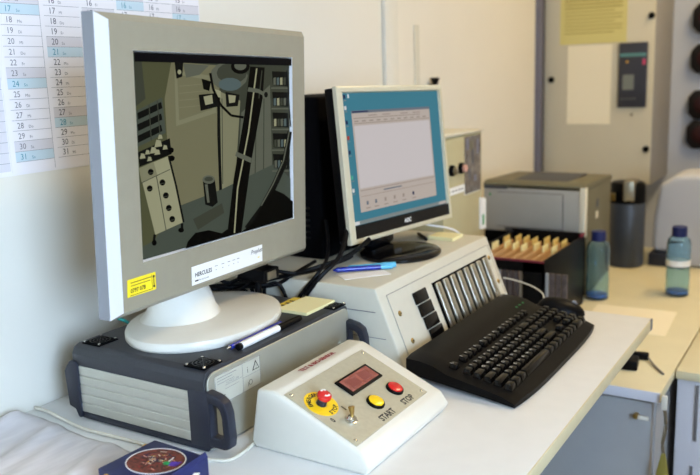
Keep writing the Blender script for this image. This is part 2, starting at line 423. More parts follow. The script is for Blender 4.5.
# the head is built in its own frame (x right along the screen, y up, z towards the viewer) then placed in the monitor's frame
def head_matrix(cx,cy,cz,yaw,tilt,root):
    ph=R(yaw); ti=R(tilt)
    u=Vector((-math.sin(ph),math.cos(ph),0)); n=Vector((math.cos(ph),math.sin(ph),0))
    v=Vector((0,0,1))*math.cos(ti)-n*math.sin(ti)
    m=Matrix((u,v,u.cross(v))).transposed().to_4x4(); m.translation=Vector((cx,cy,cz))-Vector(root); return m
H1=head_matrix(-.809,.9432,.3862,4.57,-1.73,(-.860,.935,ZT))@Matrix.Rotation(R(-1.16),4,'Z')
def frame_mesh(mb, W, Hh, bw, inner, zf, zb, m_side, m_bev, m_face, m_back, T, rc=.0):
    x0,x1,y0,y1=-W/2,W/2,-Hh/2,Hh/2
    ix0,iy0,ix1,iy1=inner
    def quadring(a,b,m):
        vs=list(a)+list(b)
        mb.add(vs,[(i,(i+1)%4,4+(i+1)%4,4+i) for i in range(4)],m,T)
    rect=lambda ax,ay,bx,by,z:[(ax,ay,z),(bx,ay,z),(bx,by,z),(ax,by,z)]
    back=rect(x0,y0,x1,y1,zb); so=rect(x0,y0,x1,y1,zf-bw*.38)
    fo=rect(x0+bw,y0+min(bw,.007),x1-min(bw,.0035),y1-min(bw,.009),zf)
    fi=rect(ix0,iy0,ix1,iy1,zf); ii=rect(ix0+.002,iy0+.002,ix1-.002,iy1-.002,zf-.006)
    quadring(back,so,m_side)
    vs=so+fo
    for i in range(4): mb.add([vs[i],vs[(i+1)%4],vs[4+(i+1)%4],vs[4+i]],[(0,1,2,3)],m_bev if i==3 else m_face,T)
    quadring(fo,fi,m_face); quadring(fi,ii,m_bev)
    mb.add(back,[(3,2,1,0)],m_back,T)
    mb.add(ii,[(0,1,2,3)],M['black_gl'],T)
W1,HH1=.4957,.3885
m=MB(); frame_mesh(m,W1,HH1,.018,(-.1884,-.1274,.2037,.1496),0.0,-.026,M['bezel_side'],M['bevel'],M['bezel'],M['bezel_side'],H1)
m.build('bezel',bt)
# left bevel and screen lip have glare painted in; other bevels match the face
hs=MB().prism([(-.225,-.175),(.225,-.175),(.225,.175),(-.225,.175)],2,-.046,-.0255,M['bezel'],.004,2,H1)
hs.prism([(-.16,-.13),(.16,-.13),(.16,.12),(-.16,.12)],2,-.10,-.045,M['bezel'],.012,3,H1)
hs.build('rear_shell',bt)
scr=MB(); S=H1@TR((-.0061,.0064,-.0056))@Matrix.Diagonal((1.0213,.9838,1,1))
def sp(pts,g,z): scr.poly(pts,G[g],.00003,S@TR((0,0,z*.7)))
SX0,SY0,SX1,SY1=-.1765,-.134,.2035,.1435
sp([(-0.1765, 0.1435), (0.2035, 0.1435), (0.2035, -0.134), (-0.1765, -0.134)],'mid',0.00006)
sp([(-0.1765, 0.1314), (-0.0927, 0.1329), (-0.0968, 0.0624), (-0.113, -0.0035), (-0.0963, -0.0708), (-0.15, -0.1148), (-0.1765, -0.1169), (-0.1765, 0.0148)],'bg',0.00012)
sp([(-0.0987, 0.1328), (0.0086, 0.1291), (0.0033, -0.0593), (-0.0964, -0.0721), (-0.113, -0.0035), (-0.1156, 0.0825)],'wall',0.00018)
sp([(-0.0933, 0.1213), (-0.0104, 0.1137), (-0.0013, 0.059), (-0.0939, 0.0436)],'pale',0.00024)
sp([(-0.0877, 0.1148), (-0.0175, 0.1082), (-0.0103, 0.065), (-0.0872, 0.0513)],'wall',0.00030)
sp([(-0.0845, 0.0987), (-0.0154, 0.1023), (-0.0155, 0.1031), (-0.0845, 0.0995)],'pale',0.00036)
sp([(-0.085, 0.0888), (-0.0159, 0.0919), (-0.016, 0.0927), (-0.0851, 0.0896)],'pale',0.00042)
sp([(-0.0856, 0.0789), (-0.0163, 0.0815), (-0.0164, 0.0823), (-0.0857, 0.0797)],'pale',0.00048)
sp([(-0.0862, 0.0689), (-0.0168, 0.0711), (-0.0169, 0.0719), (-0.0862, 0.0697)],'pale',0.00054)
sp([(-0.1756, 0.1315), (-0.1577, 0.1318), (-0.1537, 0.0833), (-0.1765, 0.0714)],'mid',0.00060)
sp([(0.0082, 0.0906), (0.0598, 0.0753), (0.0404, -0.0559), (0.0055, -0.064)],'pale',0.00066)
sp([(0.0618, 0.0568), (0.1453, 0.1004), (0.1489, -0.0354), (0.0424, -0.0715)],'grey',0.00072)
sp([(0.1024, 0.0706), (0.094, -0.0563), (0.0967, -0.0567), (0.1051, 0.0705)],'mid',0.00078)
sp([(0.1242, 0.0777), (0.1189, -0.047), (0.1217, -0.0473), (0.1269, 0.0776)],'mid',0.00084)
sp([(0.001, 0.0872), (-0.0016, 0.0233), (0.0054, 0.0229), (0.008, 0.0871)],'dark',0.00090)
sp([(-0.0016, 0.0232), (-0.0006, -0.0663), (0.0066, -0.0671), (0.0054, 0.023)],'dark',0.00096)
sp([(0.0116, 0.08), (0.0076, -0.0508), (0.0094, -0.051), (0.0133, 0.0799)],'mid',0.00102)
sp([(-0.0963, -0.0708), (0.0033, -0.0593), (0.1547, -0.0327), (0.2035, -0.0639), (0.2035, -0.134), (-0.1765, -0.134), (-0.1765, -0.1165), (-0.1498, -0.1114)],'floor',0.00108)
sp([(-0.0653, -0.0944), (0.0049, -0.0805), (0.0103, -0.0964), (-0.055, -0.1127)],'mid',0.00114)
sp([(0.143, 0.1309), (0.2034, 0.1317), (0.2026, -0.0178), (0.146, -0.0351)],'mid',0.00120)
sp([(0.1499, 0.1219), (0.1974, 0.1214), (0.1987, 0.0969), (0.1523, 0.0988)],'dark',0.00126)
sp([(0.1466, 0.0931), (0.2002, 0.0925), (0.2002, 0.0949), (0.1466, 0.0954)],'grey',0.00132)
sp([(0.1539, 0.1111), (0.161, 0.1119), (0.1608, 0.0995), (0.1537, 0.0996)],'grey',0.00138)
sp([(0.1638, 0.1111), (0.171, 0.1119), (0.1709, 0.0995), (0.1637, 0.0995)],'blue',0.00144)
sp([(0.1739, 0.1112), (0.1812, 0.1119), (0.181, 0.0994), (0.1738, 0.0995)],'light',0.00150)
sp([(0.1841, 0.1112), (0.1914, 0.112), (0.1913, 0.0993), (0.184, 0.0994)],'mid',0.00156)
sp([(0.1493, 0.088), (0.1972, 0.0866), (0.1985, 0.0617), (0.1518, 0.0647)],'dark',0.00162)
sp([(0.1461, 0.059), (0.2, 0.0573), (0.2, 0.0597), (0.1461, 0.0613)],'grey',0.00168)
sp([(0.1534, 0.0771), (0.1605, 0.0777), (0.1604, 0.0652), (0.1532, 0.0654)],'blue',0.00174)
sp([(0.1634, 0.0769), (0.1706, 0.0775), (0.1705, 0.0649), (0.1632, 0.0651)],'light',0.00180)
sp([(0.1735, 0.0767), (0.1808, 0.0773), (0.1807, 0.0646), (0.1734, 0.0648)],'mid',0.00186)
sp([(0.1838, 0.0765), (0.1912, 0.0771), (0.1911, 0.0644), (0.1836, 0.0646)],'grey',0.00192)
sp([(0.1488, 0.0538), (0.1969, 0.0513), (0.1983, 0.0261), (0.1513, 0.0301)],'dark',0.00198)
sp([(0.1455, 0.0244), (0.1998, 0.0215), (0.1998, 0.024), (0.1456, 0.0268)],'grey',0.00204)
sp([(0.1529, 0.0426), (0.1601, 0.0431), (0.1599, 0.0304), (0.1527, 0.0308)],'light',0.00210)
sp([(0.163, 0.0422), (0.1702, 0.0427), (0.1701, 0.0299), (0.1628, 0.0303)],'mid',0.00216)
sp([(0.1731, 0.0418), (0.1805, 0.0423), (0.1804, 0.0294), (0.173, 0.0298)],'grey',0.00222)
sp([(0.1834, 0.0414), (0.1909, 0.0419), (0.1908, 0.0289), (0.1833, 0.0293)],'blue',0.00228)
sp([(0.1483, 0.0191), (0.1967, 0.0156), (0.1981, -0.01), (0.1508, -0.0049)],'dark',0.00234)
sp([(0.145, -0.0105), (0.1995, -0.0146), (0.1996, -0.0121), (0.145, -0.0081)],'grey',0.00240)
sp([(0.1524, 0.0078), (0.1596, 0.0081), (0.1595, -0.0048), (0.1522, -0.0042)],'mid',0.00246)
sp([(0.1625, 0.0071), (0.1698, 0.0075), (0.1697, -0.0055), (0.1624, -0.005)],'grey',0.00252)
sp([(0.1727, 0.0065), (0.1801, 0.0068), (0.18, -0.0062), (0.1726, -0.0057)],'blue',0.00258)
sp([(0.1831, 0.0058), (0.1906, 0.0061), (0.1905, -0.007), (0.183, -0.0064)],'light',0.00264)
sp([(0.1477, -0.0159), (0.1965, -0.0206), (0.1978, -0.0465), (0.1503, -0.0404)],'dark',0.00270)
sp([(0.1444, -0.0459), (0.1993, -0.0513), (0.1993, -0.0488), (0.1444, -0.0435)],'grey',0.00276)
sp([(0.1519, -0.0276), (0.1592, -0.0274), (0.159, -0.0404), (0.1517, -0.0397)],'grey',0.00282)
sp([(0.1621, -0.0284), (0.1694, -0.0283), (0.1693, -0.0413), (0.1619, -0.0407)],'blue',0.00288)
sp([(0.1724, -0.0293), (0.1798, -0.0291), (0.1797, -0.0423), (0.1722, -0.0416)],'light',0.00294)
sp([(0.1828, -0.0302), (0.1903, -0.03), (0.1902, -0.0433), (0.1827, -0.0426)],'mid',0.00300)
sp([(-0.1765, 0.067), (-0.1233, 0.084), (-0.1185, 0.0356), (-0.1765, 0.0198)],'floor',0.00306)
sp([(-0.1724, 0.065), (-0.1256, 0.0782), (-0.1232, 0.0698), (-0.1713, 0.0562)],'dark',0.00312)
sp([(-0.1735, 0.05), (-0.1266, 0.0628), (-0.1242, 0.0542), (-0.1724, 0.0411)],'dark',0.00318)
sp([(-0.1746, 0.0349), (-0.1276, 0.0472), (-0.1252, 0.0386), (-0.1735, 0.0259)],'dark',0.00324)
sp([(-0.1505, 0.0756), (-0.1492, 0.0269), (-0.1473, 0.0268), (-0.1487, 0.0757)],'mid',0.00330)
sp([(-0.1342, 0.0803), (-0.1315, 0.0323), (-0.1296, 0.0323), (-0.1322, 0.0804)],'mid',0.00336)
sp([(-0.1753, 0.0133), (-0.111, 0.0278), (-0.1084, 0.0055), (-0.173, -0.0062)],'dark',0.00342)
sp([(-0.1723, 0.0041), (-0.169, 0.0115), (-0.1629, 0.0103), (-0.1611, 0.0043)],'light',0.00348)
sp([(-0.1617, 0.009), (-0.1589, 0.0153), (-0.1538, 0.0143), (-0.1523, 0.0093)],'light',0.00354)
sp([(-0.1522, 0.0096), (-0.1483, 0.0184), (-0.141, 0.017), (-0.1388, 0.0099)],'light',0.00360)
sp([(-0.1431, 0.0174), (-0.1386, 0.0276), (-0.1302, 0.026), (-0.1275, 0.0179)],'light',0.00366)
sp([(-0.1357, 0.028), (-0.1328, 0.0344), (-0.1275, 0.0334), (-0.1259, 0.0284)],'light',0.00372)
sp([(-0.1438, 0.007), (-0.1404, 0.0146), (-0.1341, 0.0133), (-0.1322, 0.0072)],'light',0.00378)
sp([(-0.1269, 0.0129), (-0.124, 0.0194), (-0.1186, 0.0183), (-0.1169, 0.0132)],'light',0.00384)
sp([(-0.1586, -0.0003), (-0.1558, 0.006), (-0.1507, 0.0049), (-0.1491, -0.0001)],'light',0.00390)
sp([(-0.175, -0.008), (-0.1155, 0.0034), (-0.0903, -0.095), (-0.1492, -0.1032)],'light',0.00396)
sp([(-0.175, -0.008), (-0.1463, -0.002), (-0.1399, -0.0212), (-0.1709, -0.0285)],'pale',0.00402)
sp([(-0.1725, -0.0288), (-0.1134, -0.0161), (-0.114, -0.0152), (-0.173, -0.0279)],'mid',0.00408)
sp([(-0.1427, -0.0223), (-0.1279, -0.1005), (-0.1263, -0.1006), (-0.1411, -0.0223)],'mid',0.00414)
sp([(-0.1175, 0.0032), (-0.1048, -0.0387), (-0.1008, -0.0385), (-0.1136, 0.0036)],'dark',0.00420)
sp([(-0.1048, -0.0387), (-0.0913, -0.0951), (-0.0871, -0.0952), (-0.1008, -0.0386)],'dark',0.00426)
sp([(-0.1473, -0.0158), (-0.148, -0.0176), (-0.1497, -0.0189), (-0.152, -0.0195), (-0.1545, -0.0193), (-0.1568, -0.0182), (-0.1582, -0.0166), (-0.1587, -0.0147), (-0.158, -0.0129), (-0.1563, -0.0116), (-0.154, -0.011), (-0.1514, -0.0112), (-0.1492, -0.0123), (-0.1477, -0.0139)],'black',0.00432)
sp([(-0.1577, -0.0172), (-0.1482, -0.0169), (-0.1484, -0.0159), (-0.158, -0.0163)],'mid',0.00438)
sp([(-0.1507, -0.038), (-0.1514, -0.0398), (-0.1531, -0.0411), (-0.1554, -0.0417), (-0.158, -0.0414), (-0.1602, -0.0403), (-0.1616, -0.0386), (-0.1621, -0.0367), (-0.1614, -0.0349), (-0.1597, -0.0336), (-0.1574, -0.0331), (-0.1549, -0.0333), (-0.1526, -0.0344), (-0.1511, -0.0361)],'black',0.00444)
sp([(-0.1612, -0.0393), (-0.1516, -0.0391), (-0.1518, -0.0381), (-0.1614, -0.0383)],'mid',0.00450)
sp([(-0.1248, -0.0328), (-0.1255, -0.0347), (-0.1273, -0.036), (-0.1297, -0.0366), (-0.1323, -0.0363), (-0.1346, -0.0352), (-0.1362, -0.0335), (-0.1366, -0.0315), (-0.1359, -0.0297), (-0.1342, -0.0284), (-0.1318, -0.0278), (-0.1292, -0.0281), (-0.1268, -0.0292), (-0.1253, -0.0309)],'black',0.00456)
sp([(-0.1357, -0.0342), (-0.1257, -0.0339), (-0.126, -0.0329), (-0.1359, -0.0331)],'mid',0.00462)
sp([(-0.119, -0.0519), (-0.1197, -0.0537), (-0.1214, -0.0551), (-0.1239, -0.0556), (-0.1266, -0.0553), (-0.1289, -0.0542), (-0.1305, -0.0524), (-0.1309, -0.0504), (-0.1302, -0.0486), (-0.1285, -0.0473), (-0.126, -0.0467), (-0.1234, -0.047), (-0.121, -0.0482), (-0.1194, -0.0499)],'black',0.00468)
sp([(-0.13, -0.0531), (-0.1199, -0.053), (-0.1201, -0.0519), (-0.1302, -0.0521)],'mid',0.00474)
sp([(-0.114, -0.0705), (-0.1147, -0.0723), (-0.1165, -0.0737), (-0.119, -0.0742), (-0.1217, -0.0738), (-0.124, -0.0726), (-0.1256, -0.0709), (-0.1261, -0.0688), (-0.1254, -0.067), (-0.1236, -0.0657), (-0.1211, -0.0651), (-0.1184, -0.0655), (-0.1161, -0.0667), (-0.1145, -0.0685)],'black',0.00480)
sp([(-0.1251, -0.0716), (-0.1149, -0.0716), (-0.1152, -0.0705), (-0.1253, -0.0705)],'mid',0.00486)
sp([(-0.1078, -0.0874), (-0.1085, -0.0893), (-0.1103, -0.0906), (-0.1128, -0.0911), (-0.1156, -0.0907), (-0.1179, -0.0895), (-0.1195, -0.0876), (-0.12, -0.0856), (-0.1193, -0.0838), (-0.1175, -0.0824), (-0.115, -0.0819), (-0.1123, -0.0823), (-0.1099, -0.0835), (-0.1083, -0.0854)],'black',0.00492)
sp([(-0.119, -0.0884), (-0.1087, -0.0885), (-0.109, -0.0874), (-0.1193, -0.0873)],'mid',0.00498)
sp([(-0.1535, -0.1016), (-0.1562, -0.1121), (-0.1514, -0.1134), (-0.1487, -0.1028)],'dark',0.00504)
sp([(-0.148, -0.1144), (-0.1486, -0.1161), (-0.15, -0.1173), (-0.152, -0.1178), (-0.1542, -0.1174), (-0.1561, -0.1163), (-0.1573, -0.1146), (-0.1577, -0.1128), (-0.1571, -0.1111), (-0.1557, -0.1099), (-0.1537, -0.1094), (-0.1515, -0.1098), (-0.1496, -0.1109), (-0.1484, -0.1126)],'black',0.00510)
sp([(-0.0962, -0.0955), (-0.0967, -0.104), (-0.0914, -0.1048), (-0.0909, -0.0963)],'dark',0.00516)
sp([(-0.0899, -0.1065), (-0.0906, -0.1079), (-0.0924, -0.1089), (-0.095, -0.1091), (-0.0978, -0.1087), (-0.1003, -0.1076), (-0.102, -0.1061), (-0.1025, -0.1045), (-0.1018, -0.103), (-0.1, -0.1021), (-0.0974, -0.1018), (-0.0946, -0.1022), (-0.0921, -0.1033), (-0.0904, -0.1048)],'black',0.00522)
sp([(-0.105, 0.0107), (-0.1057, 0.009), (-0.1075, 0.0077), (-0.1099, 0.0071), (-0.1126, 0.0073), (-0.115, 0.0083), (-0.1166, 0.0098), (-0.117, 0.0116), (-0.1163, 0.0132), (-0.1146, 0.0145), (-0.1121, 0.0151), (-0.1095, 0.0149), (-0.1071, 0.014), (-0.1055, 0.0125)],'black',0.00528)
sp([(-0.1036, -0.0009), (-0.1045, -0.0026), (-0.1065, -0.0039), (-0.1094, -0.0044), (-0.1125, -0.0041), (-0.1153, -0.0031), (-0.1172, -0.0016), (-0.1177, 0.0002), (-0.1169, 0.0019), (-0.1149, 0.0031), (-0.1121, 0.0037), (-0.1089, 0.0035), (-0.1061, 0.0024), (-0.1042, 0.0009)],'black',0.00534)
sp([(-0.0435, -0.0394), (-0.0149, -0.041), (-0.0094, -0.0771), (-0.0226, -0.0821), (-0.0396, -0.0761)],'dark',0.00540)
sp([(-0.0393, -0.0456), (-0.0325, -0.0464), (-0.0292, -0.0745), (-0.0349, -0.0738)],'grey',0.00546)
sp([(-0.0149, -0.041), (-0.0165, -0.0437), (-0.0208, -0.0455), (-0.0269, -0.0461), (-0.0335, -0.0454), (-0.0393, -0.0435), (-0.0433, -0.0408), (-0.0446, -0.0379), (-0.043, -0.0352), (-0.0388, -0.0334), (-0.0329, -0.0327), (-0.0263, -0.0334), (-0.0204, -0.0353), (-0.0163, -0.038)],'grey',0.00552)
sp([(-0.0195, -0.0398), (-0.0206, -0.0412), (-0.0236, -0.0422), (-0.0277, -0.0424), (-0.0323, -0.0419), (-0.0364, -0.0408), (-0.0391, -0.0393), (-0.0401, -0.0376), (-0.039, -0.0362), (-0.0361, -0.0352), (-0.032, -0.0349), (-0.0274, -0.0354), (-0.0233, -0.0365), (-0.0205, -0.0381)],'mid',0.00558)
sp([(-0.0967, 0.1315), (-0.0785, 0.1318), (-0.0817, 0.1122), (-0.094, 0.1096)],'dark',0.00564)
sp([(-0.0834, 0.1187), (-0.0839, 0.1173), (-0.085, 0.1162), (-0.0867, 0.1155), (-0.0885, 0.1155), (-0.0901, 0.1162), (-0.0912, 0.1173), (-0.0915, 0.1187), (-0.091, 0.1201), (-0.0898, 0.1212), (-0.0882, 0.1219), (-0.0864, 0.1219), (-0.0848, 0.1213), (-0.0837, 0.1202)],'light',0.00570)
sp([(-0.0786, 0.1305), (-0.021, 0.1287), (-0.0436, 0.115), (-0.0735, 0.1109)],'grey',0.00576)
sp([(0.0762, 0.114), (0.0709, 0.1045), (0.0567, 0.0969), (0.0368, 0.093), (0.0155, 0.0932), (-0.0031, 0.0974), (-0.0154, 0.1048), (-0.0195, 0.1137), (-0.0146, 0.1226), (-0.0017, 0.13), (0.0171, 0.1343), (0.0383, 0.1346), (0.0578, 0.1308), (0.0714, 0.1234)],'grey',0.00582)
sp([(0.0738, 0.1184), (0.0695, 0.1114), (0.0582, 0.1058), (0.0423, 0.1028), (0.0251, 0.1029), (0.01, 0.1059), (-0.0001, 0.1113), (-0.0034, 0.1179), (0.0005, 0.1245), (0.011, 0.13), (0.0262, 0.1332), (0.0433, 0.1334), (0.059, 0.1306), (0.07, 0.1253)],'mid',0.00588)
sp([(0.0581, 0.1009), (0.055, 0.0965), (0.0467, 0.0931), (0.0348, 0.0913), (0.022, 0.0914), (0.0107, 0.0935), (0.0031, 0.097), (0.0005, 0.1012), (0.0034, 0.1055), (0.0113, 0.1089), (0.0227, 0.1108), (0.0355, 0.1108), (0.0472, 0.1088), (0.0553, 0.1053)],'blue',0.00594)
sp([(0.0817, 0.1286), (0.079, 0.1235), (0.0719, 0.1194), (0.0617, 0.1171), (0.0506, 0.1171), (0.0409, 0.1192), (0.0343, 0.1231), (0.0321, 0.128), (0.0347, 0.1329), (0.0415, 0.137), (0.0514, 0.1394), (0.0624, 0.1396), (0.0724, 0.1376), (0.0793, 0.1336)],'black',0.00600)
sp([(0.0728, 0.13), (0.0711, 0.1268), (0.0665, 0.1242), (0.0599, 0.1228), (0.0528, 0.1227), (0.0464, 0.124), (0.0421, 0.1265), (0.0406, 0.1295), (0.0423, 0.1326), (0.0468, 0.1352), (0.0532, 0.1367), (0.0604, 0.1368), (0.0668, 0.1355), (0.0713, 0.1331)],'grey',0.00606)
sp([(-0.0395, 0.1096), (-0.0176, 0.1055), (-0.0227, 0.0917), (-0.0359, 0.0946)],'black',0.00612)
sp([(-0.0472, 0.0866), (-0.0001, 0.0886), (0.0014, 0.0689), (-0.044, 0.0633)],'dark',0.00618)
sp([(-0.0364, 0.0837), (-0.0162, 0.0861), (-0.0145, 0.0735), (-0.0326, 0.0712)],'light',0.00624)
sp([(0.0164, 0.0898), (0.0526, 0.085), (0.0471, 0.0676), (0.0179, 0.067)],'dark',0.00630)
sp([(0.0234, 0.0854), (0.0427, 0.0837), (0.0399, 0.0736), (0.0253, 0.0725)],'light',0.00636)
sp([(-0.009, 0.0943), (0.0047, 0.0914), (0.0043, 0.0815), (-0.0072, 0.0831)],'light',0.00642)
sp([(-0.022, 0.1175), (-0.0164, 0.0941), (-0.0107, 0.0947), (-0.0165, 0.1181)],'black',0.00648)
sp([(-0.0162, 0.0937), (0.0012, 0.0695), (0.0065, 0.0709), (-0.011, 0.0951)],'black',0.00654)
sp([(0.0017, 0.069), (0.0272, 0.0524), (0.0316, 0.0548), (0.006, 0.0714)],'black',0.00660)
sp([(0.0289, 0.0518), (0.061, 0.0476), (0.0621, 0.0512), (0.0299, 0.0554)],'black',0.00666)
sp([(0.1886, 0.1237), (0.1983, 0.0277), (0.2013, 0.0276), (0.1915, 0.1238)],'black',0.00672)
sp([(0.1901, 0.021), (0.1718, -0.0283), (0.1909, -0.0319), (0.2035, 0.018)],'dark',0.00678)
sp([(0.1725, -0.0271), (0.14, -0.0632), (0.157, -0.0695), (0.1902, -0.0331)],'dark',0.00684)
sp([(0.1402, -0.0629), (0.1002, -0.1001), (0.1159, -0.1073), (0.1567, -0.0697)],'dark',0.00690)
sp([(0.1009, -0.0995), (0.0572, -0.1267), (0.0706, -0.134), (0.1151, -0.1078)],'dark',0.00696)
sp([(0.1934, 0.0201), (0.1735, -0.0292), (0.1771, -0.0299), (0.1971, 0.0194)],'grey',0.00702)
sp([(0.1736, -0.029), (0.141, -0.0651), (0.1443, -0.0663), (0.177, -0.0301)],'grey',0.00708)
sp([(0.1411, -0.065), (0.1038, -0.0977), (0.1068, -0.0991), (0.1442, -0.0663)],'grey',0.00714)
sp([(-0.0894, -0.134), (-0.0844, -0.1247), (-0.0663, -0.1146), (-0.0346, -0.116), (-0.0031, -0.1264), (0.0106, -0.1224), (0.0481, -0.1331), (0.0774, -0.125), (0.1109, -0.0984), (0.1425, -0.0754), (0.1747, -0.0876), (0.2035, -0.1047), (0.2035, -0.134)],'black',0.00720)
sp([(0.0817, 0.1286), (0.1225, 0.1276), (0.1147, 0.0779), (0.0774, -0.0274), (0.0481, -0.1331), (0.0103, -0.1301), (0.0307, -0.0458), (0.0643, 0.0567)],'black',0.00726)
sp([(0.0978, 0.126), (0.0718, 0.0266), (0.0756, 0.0261), (0.1017, 0.1258)],'light',0.00732)
sp([(0.0718, 0.0267), (0.0384, -0.0616), (0.0421, -0.0625), (0.0756, 0.0261)],'light',0.00738)
sp([(0.0383, -0.0617), (0.0271, -0.1312), (0.0308, -0.132), (0.0421, -0.0623)],'light',0.00744)
sp([(0.113, 0.1231), (0.1026, 0.0782), (0.1053, 0.078), (0.1156, 0.123)],'mid',0.00750)
sp([(0.0757, 0.0964), (0.1043, 0.0931), (0.1312, 0.0837), (0.131, 0.0776), (0.1015, 0.0872), (0.0729, 0.0898)],'grey',0.00756)
sp([(0.0397, -0.003), (0.0803, -0.0168), (0.0775, -0.0243), (0.0358, -0.0094)],'grey',0.00762)
sp([(0.1325, 0.0837), (0.1315, 0.0807), (0.1288, 0.0783), (0.1249, 0.0771), (0.1207, 0.0772), (0.1169, 0.0786), (0.1143, 0.081), (0.1135, 0.084), (0.1144, 0.0869), (0.1171, 0.0892), (0.1209, 0.0905), (0.1252, 0.0905), (0.129, 0.0891), (0.1316, 0.0867)],'grey',0.00768)
sp([(0.1298, 0.0837), (0.1292, 0.0817), (0.1276, 0.0802), (0.1254, 0.0793), (0.123, 0.0794), (0.1208, 0.0803), (0.1194, 0.0819), (0.1189, 0.0839), (0.1194, 0.0859), (0.121, 0.0874), (0.1232, 0.0883), (0.1256, 0.0882), (0.1278, 0.0873), (0.1293, 0.0857)],'dark',0.00774)
sp([(-0.1765, 0.1435), (0.2035, 0.1435), (0.2034, 0.1317), (-0.1765, 0.1314)],'top',0.00780)
scr.build('screen',bt)
# stickers
st=MB(); T=H1@TR((-.006,.003,.0002))
T=T@TR((-.008,.001,0))
st.poly([(-.208,-.1725),(-.1515,-.1735),(-.1515,-.149),(-.207,-.149)],M['yellow_st'],.0004,T)
T2=T@TR((0,0,.0004))
for a,b_,c,d_ in ((-.201,-.1545,-.160,-.1535),(-.201,-.1585,-.163,-.1577),(-.203,-.1712,-.160,-.1706),(-.1595,-.172,-.159,-.151)): st.rect(a,b_,c,d_,M['ink'],.0002,T2)
st.text('0797 078',.0078,M['ink'],T2@TR((-.202,-.1675,0)),bold=.0002)
st.ell(-.1555,-.1545,.002,.002,M['ink'],.0002,T2,10); st.ell(-.1555,-.168,.002,.002,M['ink'],.0002,T2,10); st.rect(-.1562,-.168,-.1548,-.1545,M['ink'],.0002,T2)
st.build('yellow_sticker',bt)['label']='yellow inventory sticker'
T=T@TR((.008,-.001,0)); T2=T@TR((0,0,.0004))
st=MB(); st.rect(-.081,-.186,.106,-.158,M['label'],.0004,T)
st.text('HERCULES',.0088,M['ink'],T2@TR((-.074,-.1745,0)),bold=.0002)
st.rect(-.074,-.1815,-.066,-.1795,M['ink'],.0002,T2); st.text('Monitorsystem',.004,M['ink_grey'],T2@TR((-.065,-.1818,0)))
st.text('Prophet',.010,M['ink_grey'],T2@TR((.072,-.169,0)),shear=.35,bold=.0002)
for x in (-.025,-.008,.008,.021,.033): st.rect(x,-.1685,x+.007,-.1677,M['ink_grey'],.0002,T2); st.rect(x+.002,-.1745,x+.004,-.1735,M['ink_grey'],.0002,T2)
st.rect(.092,-.178,.097,-.1765,M['yellow_st'],.0002,T2)
st.build('brand_label',bt)['label']='white brand label'
# foot and neck
ft=MB(); BX,BY=.112,.148
ft.lathe([(.985,.0),(1.0,.003),(1.0,.010),(.985,.014),(.94,.0165),(.7,.0195),(.45,.022),(.3,.024),(.01,.025)],M['white_pl'],64,Matrix.Rotation(R(10),4,'Z'),BX,BY)
ft.build('foot',bt)
nk=MB()
secs=[(.018,.066,.066,.000),(.024,.060,.060,.0),(.036,.052,.054,-.002),(.054,.046,.052,-.006),(.074,.036,.048,-.014),(.10,.030,.046,-.016),(.18,.026,.044,-.010)]
vs=[];fs=[];sg=32
for z,rx,ry,ox in secs:
    for k in range(sg): a=2*PI*k/sg; vs.append((ox-.022*(1-(z-.018)/.162)+rx*math.cos(a), -.030+ry*math.sin(a),z))
for i in range(len(secs)-1):
    for k in range(sg): k2=(k+1)%sg; fs.append((i*sg+k,i*sg+k2,(i+1)*sg+k2,(i+1)*sg+k))
fs.append(tuple((len(secs)-1)*sg+k for k in range(sg)))
nk.add(vs,fs,M['white_pl']); nk.build('neck',bt)

# ------------------------------------------------------------------ sloped console
KY0,KY1=1.15,1.642; KX=-.672; KZ=.142
sl=Vector((.057,0,-.142)); sln=sl.normalized()
t=thing('sloped_console','cream sloped console with black buttons and row of silver bars behind the keyboard','console',(-.85,KY0,0))
ko=lambda x,y,z:(x+.85,y-KY0,z)
prof=[(WX+.04,.0),(WX+.04,KZ),(KX,KZ),(KX+.057,.0)]
MB().prism([(x+.85,z) for x,z in prof],1,0,KY1-KY0,M['cream_pl'],.003,3).build('housing',t)
s=MB(); s.box((WX+.05+.85,-.0012,.100),(KX-.0+.85,.0005,.1012),M['ink_grey']); s.box((WX+.05+.85,-.0012,.055),(KX+.02+.85,.0005,.0558),M['ink_grey']); s.build('side_seam',t)
T=basis(ko(KX,KY0,KZ),(0,1,0),tuple(-sln))
T=T@TR((0,0,.0003))          # x along desk, y up the slope; slope runs y=0..-.153
# flush panel with four screws
s=MB(); x0,x1,y0,y1=.025,.478,-.142,-.018
s.rect(x0,y0,x1,y1,M['cream_pl'],.0012,T)
s.build('face_plate',t)
s=MB()
for a in ((x0,y0,x1,y0+.0008),(x0,y1-.0008,x1,y1),(x0,y0,x0+.0008,y1),(x1-.0008,y0,x1,y1)): s.rect(*a,M['ink_grey'],.0003,T@TR((0,0,.0012)))
s.build('panel_seam',t)
for x,y in ((.045,-.057),(.053,-.110),(.462,-.045),(.466,-.100)):
    q=MB(); q.lathe([(.005,0),(.005,.001),(.003,.0025),(.0015,.0025)],M['brass'],16,T@TR((x,y,.0012))); q.rect(-.003,-.0006,.003,.0006,M['ink'],.0002,T@TR((x,y,.0037))); q.build('screw',t)
for i in range(4):
    y=-.036-.0245*i
    x=.105+.0035*i
    q=MB().prism([(x,y),(x+.050,y),(x+.050,y-.0225),(x,y-.0225)],2,.001,.005,M['black_gl'],.0012,2,T); q.build('button',t)
s=MB().rect(.186,-.134,.452,-.036,M['black_matte'],.0006,T@TR((0,0,.0012))); s.build('window_recess',t)
for i in range(8):
    x=.193+.0325*i
    q=MB(); q.prism([(x,-.131),(x+.0205,-.131),(x+.0205,-.039),(x,-.039)],2,.0016,.0075,M['bar'],.0028,3,T)
    q.rect(x+.0055,-.1285,x+.0072,-.0415,M['ink'],.0002,T@TR((0,0,.0075)))
    q.build('silver_bar',t)

